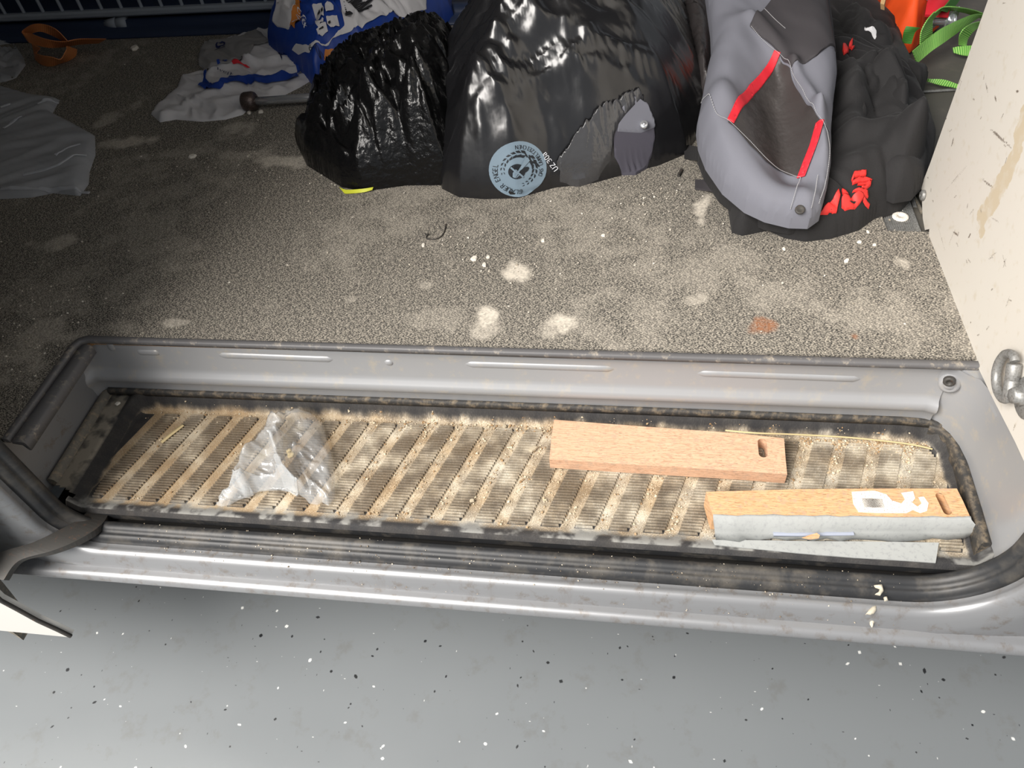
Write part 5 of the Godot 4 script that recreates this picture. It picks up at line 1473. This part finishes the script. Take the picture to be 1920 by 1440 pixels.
# ---------------------------------------------------------------- small things and crumbs
func build_small() -> void:
	var w := thing("wheel_wrench", "chrome wheel wrench with a rusty socket end, poking out from under the black bag", "wrench", Vector3(.02, .57, -.6))
	var a: Vector3 = Vector3(0.0039,0.575,-0.6034)
	var b: Vector3 = Vector3(0.031,0.575,-0.6041)
	var e: Vector3 = Vector3(0.1919,0.578,-0.6138)
	var d := (e - a).normalized()
	var st := tool()
	lathe(st, a, d, pv([.004, 0, .002, .0085, .001, .009, 0, .0095, -.001, .0125, .001, .0155, .005, .017, .018, .0175, .023, .016, .026, .012, .027, .008]), 24)
	obj("socket", done(st), M.socket, w)
	st = tool()
	lathe(st, b, d, pv([-.004, 0, -.004, .0075, .2, .0075, .2, 0]), 18)
	obj("shaft", done(st), M.chrome, w)
	# straw on the mat
	st = tool()
	tube(st, spline([Vector3(0.8434,0.4575,0.0311),Vector3(0.881,0.4585,0.034),Vector3(0.9335,0.449,0.0261),Vector3(0.997,0.444,0.0236),Vector3(1.0585,0.44,0.026),Vector3(1.0869,0.438,0.0309)], 5), .0011, 6)
	tag(obj("straw_strand", done(st), M.straw), "long pale straw strand lying across the back of the step mat", "straw")
	st = tool()
	sweep(st, [Vector3(0.0965,0.437,0.077),Vector3(0.105,0.439,0.0642),Vector3(0.1146,0.438,0.046)], pv([-.0025, -.0008, -.0025, .0008, .0025, .0008, .0025, -.0008]))
	tag(obj("wood_splinter", done(st), M.straw), "small pale wood splinter on the rear part of the step mat", "splinter")
	st = tool()
	tube(st, spline([Vector3(0.4268,0.5612,-0.2257),Vector3(0.43,0.5612,-0.2219),Vector3(0.432,0.562,-0.2246),Vector3(0.4305,0.5612,-0.2157),Vector3(0.4415,0.5612,-0.212),Vector3(0.4512,0.5612,-0.2183),Vector3(0.4543,0.5612,-0.2308),Vector3(0.4536,0.562,-0.2476)], 5), .0009, 6)
	tag(obj("wire_curl", done(st), M.dark_metal), "thin curled wire lying on the carpet in front of the black bag", "wire")
	st = tool()
	tube(st, [Vector3(0.7868,0.562,-0.3665),Vector3(0.7917,0.563,-0.382)], .0025, 6)
	tag(obj("bark_chip", done(st), M.dark_metal), "small dark bark chip on the carpet between the bag and the jacket", "chip")
	st = tool()
	var yb: Vector3 = Vector3(0.2914,0.446,0.0912)
	for i in 7:
		lathe(st, yb + Vector3(sin(i * 2.4) * .004, i * .0004, cos(i * 1.9) * .004), Vector3(.2, 1, .1), pv([-.0025, 0, -.001, .003, .001, .003, .0025, 0]), 7)
	tag(obj("resin_lump", done(st), M.straw), "small amber lump lying under the clear plastic scrap", "lump")
	# larger plaster chips, each by itself
	var rng := RandomNumberGenerator.new()
	rng.seed = 77
	var spots := [[0.5088,-0.1697,0.0060,0.0047,0.5602,"flat pale plaster chip, leftmost of the three chips left of the white dust spot"],[0.5269,-0.1734,0.0030,0.0035,0.5602,"tiny rounded plaster chip, topmost of the three left of the white dust spot"],[0.5242,-0.1573,0.0030,0.0046,0.5602,"tiny plaster chip, lowest of the three left of the white dust spot"],[0.4298,-0.1998,0.0031,0.0050,0.5602,"small white plaster chip below the curled wire"],[1.0300,-0.2329,0.0020,0.0035,0.5602,"small white plaster chip against the front hem of the black sweatshirt"],[1.0154,-0.2100,0.0033,0.0034,0.5602,"pale plaster chip in front of the black sweatshirt, left of the tread strip"],[0.9943,-0.1724,0.0052,0.0027,0.5602,"thin white plaster flake in front of the black sweatshirt"],[1.0335,-0.2045,0.0026,0.0028,0.5602,"small pale plaster flake on the carpet below the tread strip"],[0.9196,-0.1957,0.0020,0.0045,0.5602,"small white plaster chip in front of the jacket"],[0.5992,-0.2107,0.0037,0.0036,0.5602,"small white plaster chip on the carpet below the emblem of the bag"],[-0.0320,-0.4404,0.0081,0.0056,0.5602,"pale plaster flake on the dark carpet below the paper bag"],[-0.3636,-0.8822,0.0080,0.0120,0.5602,"white plaster flake on the dark carpet beside the orange strap"],[0.0164,-0.5893,0.0043,0.0063,0.5602,"small white chip just in front of the wrench socket"],[0.0391,-0.5903,0.0053,0.0053,0.5602,"flat white chip in front of the wrench shaft"],[0.6821,-0.2232,0.0029,0.0036,0.5602,"small white plaster chip on the carpet, right of the white dust spot"],[0.0141,0.0261,0.0040,0.0033,0.4545,"white plaster lump on the rear flange of the step mat"],[0.6063,0.0587,0.0062,0.0042,0.4365,"flat grey mortar chip on the step mat beside the clean board"],[0.5642,0.0234,0.0035,0.0036,0.4365,"tan mortar lump at the back of the step mat, left of the clean board"],[0.5399,0.1405,0.0033,0.0031,0.4365,"tan rounded mortar lump near the front of the step mat"],[0.4105,0.0044,0.0037,0.0029,0.4520,"white chip on the black back edge of the step mat"]]
	for s in spots:
		st = tool()
		var n := 6
		var ring := []
		for i in n:
			var q := TAU * i / n
			ring.append(Vector3(cos(q) * s[2] * rng.randf_range(.7, 1.2), 0, sin(q) * s[3] * rng.randf_range(.7, 1.2)))
		var turn := rng.randf() * TAU
		var h: float = minf(s[2], s[3]) * .7
		var at := Vector3(s[0], s[4], s[1])
		var rows := []
		for l in [[1.0, 0.0], [1.05, h * .4], [.8, h], [.0, h * 1.05]]:
			var row := []
			for p in ring: row.append(at + (p * l[0]).rotated(Vector3.UP, turn * 0.2) + Vector3(0, l[1], 0))
			rows.append(row)
		loft(st, rows, true, false)
		tag(obj("plaster_chip", done(st), M.mortar if "mortar" in s[5] else M.chip), s[5], "chip", "loose plaster chips")
	crumbs("carpet_crumbs", "pale plaster crumbs and grit strewn over the carpet", 2600, 31, func(r: RandomNumberGenerator) -> Array:
		var k := r.randf()
		var p := Vector2(r.randf_range(-1.0, 1.09), -.95 + .94 * pow(r.randf(), .7))
		if k < .28: p = Vector2(-.12 + r.randfn() * .09, .03 + r.randfn() * .07)
		elif k < .42: p = Vector2(.1 + r.randfn() * .14, -.42 + r.randfn() * .05)
		elif k < .55: p = Vector2(.55 + r.randfn() * .16, -.2 + r.randfn() * .06)
		elif k < .62: p = Vector2(.75 + r.randfn() * .06, -.3 + r.randfn() * .03)
		if p.x > 1.09 or (p.x > -.008 and p.y > -.006) or p.y > .165: return []
		return [Vector3(p.x, .5605, p.y), .0006 + .0016 * pow(r.randf(), 4.0), rgb(222, 216, 204).lerp(rgb(168, 158, 142), r.randf())])
	crumbs("sand_crumbs", "tan sand and mortar crumbs lying in the bands of the step mat", 9000, 32, func(r: RandomNumberGenerator) -> Array:
		var k := r.randf()
		var z := r.randf_range(.012, .172)
		if k < .3: z = .020 + absf(r.randfn()) * .008
		var i := r.randi_range(0, 27)
		var x := .0285 + i * .0398 + .0255 + .0065 + r.randfn() * .0036 + (.1665 - z) / .1395 * .046
		if k < .2: x = r.randf_range(.05, 1.08)
		elif k < .3: x = 1.03 + r.randfn() * .04
		var keep := .25 + .75 * smoothstep(.25, .5, x) * (1.0 - .5 * smoothstep(.09, .16, z))
		if k >= .3 and swell.get_noise_2d(x * 9, z * 30) < .05: keep *= .3
		if r.randf() > keep or x < .042 or x > 1.086: return []
		return [Vector3(x, tread_y(x, z) + .0004, z), .0006 + .0017 * pow(r.randf(), 4.0), rgb(208, 196, 172).lerp(rgb(150, 118, 82), pow(r.randf(), 1.6))])
	crumbs("sill_crumbs", "grit and dried mud crumbs caught along the door seal and sill ridges", 900, 33, func(r: RandomNumberGenerator) -> Array:
		var x := r.randf_range(.12, 1.02)
		var z := .2 + r.randf() * .045
		var y := .4335 if z < .211 else (.4285 if z < .222 else (.4185 if z < .237 else .402))
		return [Vector3(x, y, z), .0004 + .0009 * pow(r.randf(), 4.0), rgb(206, 196, 178).lerp(rgb(96, 80, 62), r.randf())])

func crumbs(called: String, label: String, n: int, seed: int, f: Callable) -> void:
	var st := tool()
	var p := [Vector3(1, 0, .1), Vector3(-.2, .1, 1), Vector3(-.9, 0, -.5), Vector3(.3, -.2, -.9), Vector3(.1, .8, 0), Vector3(0, -.7, .1)]
	for t in [[0, 4, 1], [1, 4, 2], [2, 4, 3], [3, 4, 0], [1, 5, 0], [2, 5, 1], [3, 5, 2], [0, 5, 3]]: tri(st, p[t[0]], p[t[1]], p[t[2]])
	var rng := RandomNumberGenerator.new()
	rng.seed = seed
	var got := []
	for i in n:
		var q: Array = f.call(rng)
		if q.is_empty(): continue
		got.append([Transform3D(Basis.from_euler(Vector3(rng.randf(), rng.randf() * TAU, rng.randf())).scaled(Vector3(1, .8, 1.0) * q[1]), q[0] + Vector3(0, q[1] * .4, 0)), q[2]])
	var mm := MultiMesh.new()
	mm.transform_format = MultiMesh.TRANSFORM_3D
	mm.use_colors = true
	mm.mesh = done(st)
	mm.instance_count = got.size()
	for i in got.size():
		mm.set_instance_transform(i, got[i][0])
		mm.set_instance_color(i, Color(got[i][1].srgb_to_linear()))
	var o := MultiMeshInstance3D.new()
	o.name = called
	o.multimesh = mm
	o.material_override = M.crumb
	add_child(o, true)
	tag(o, label, "crumbs", "", "stuff")
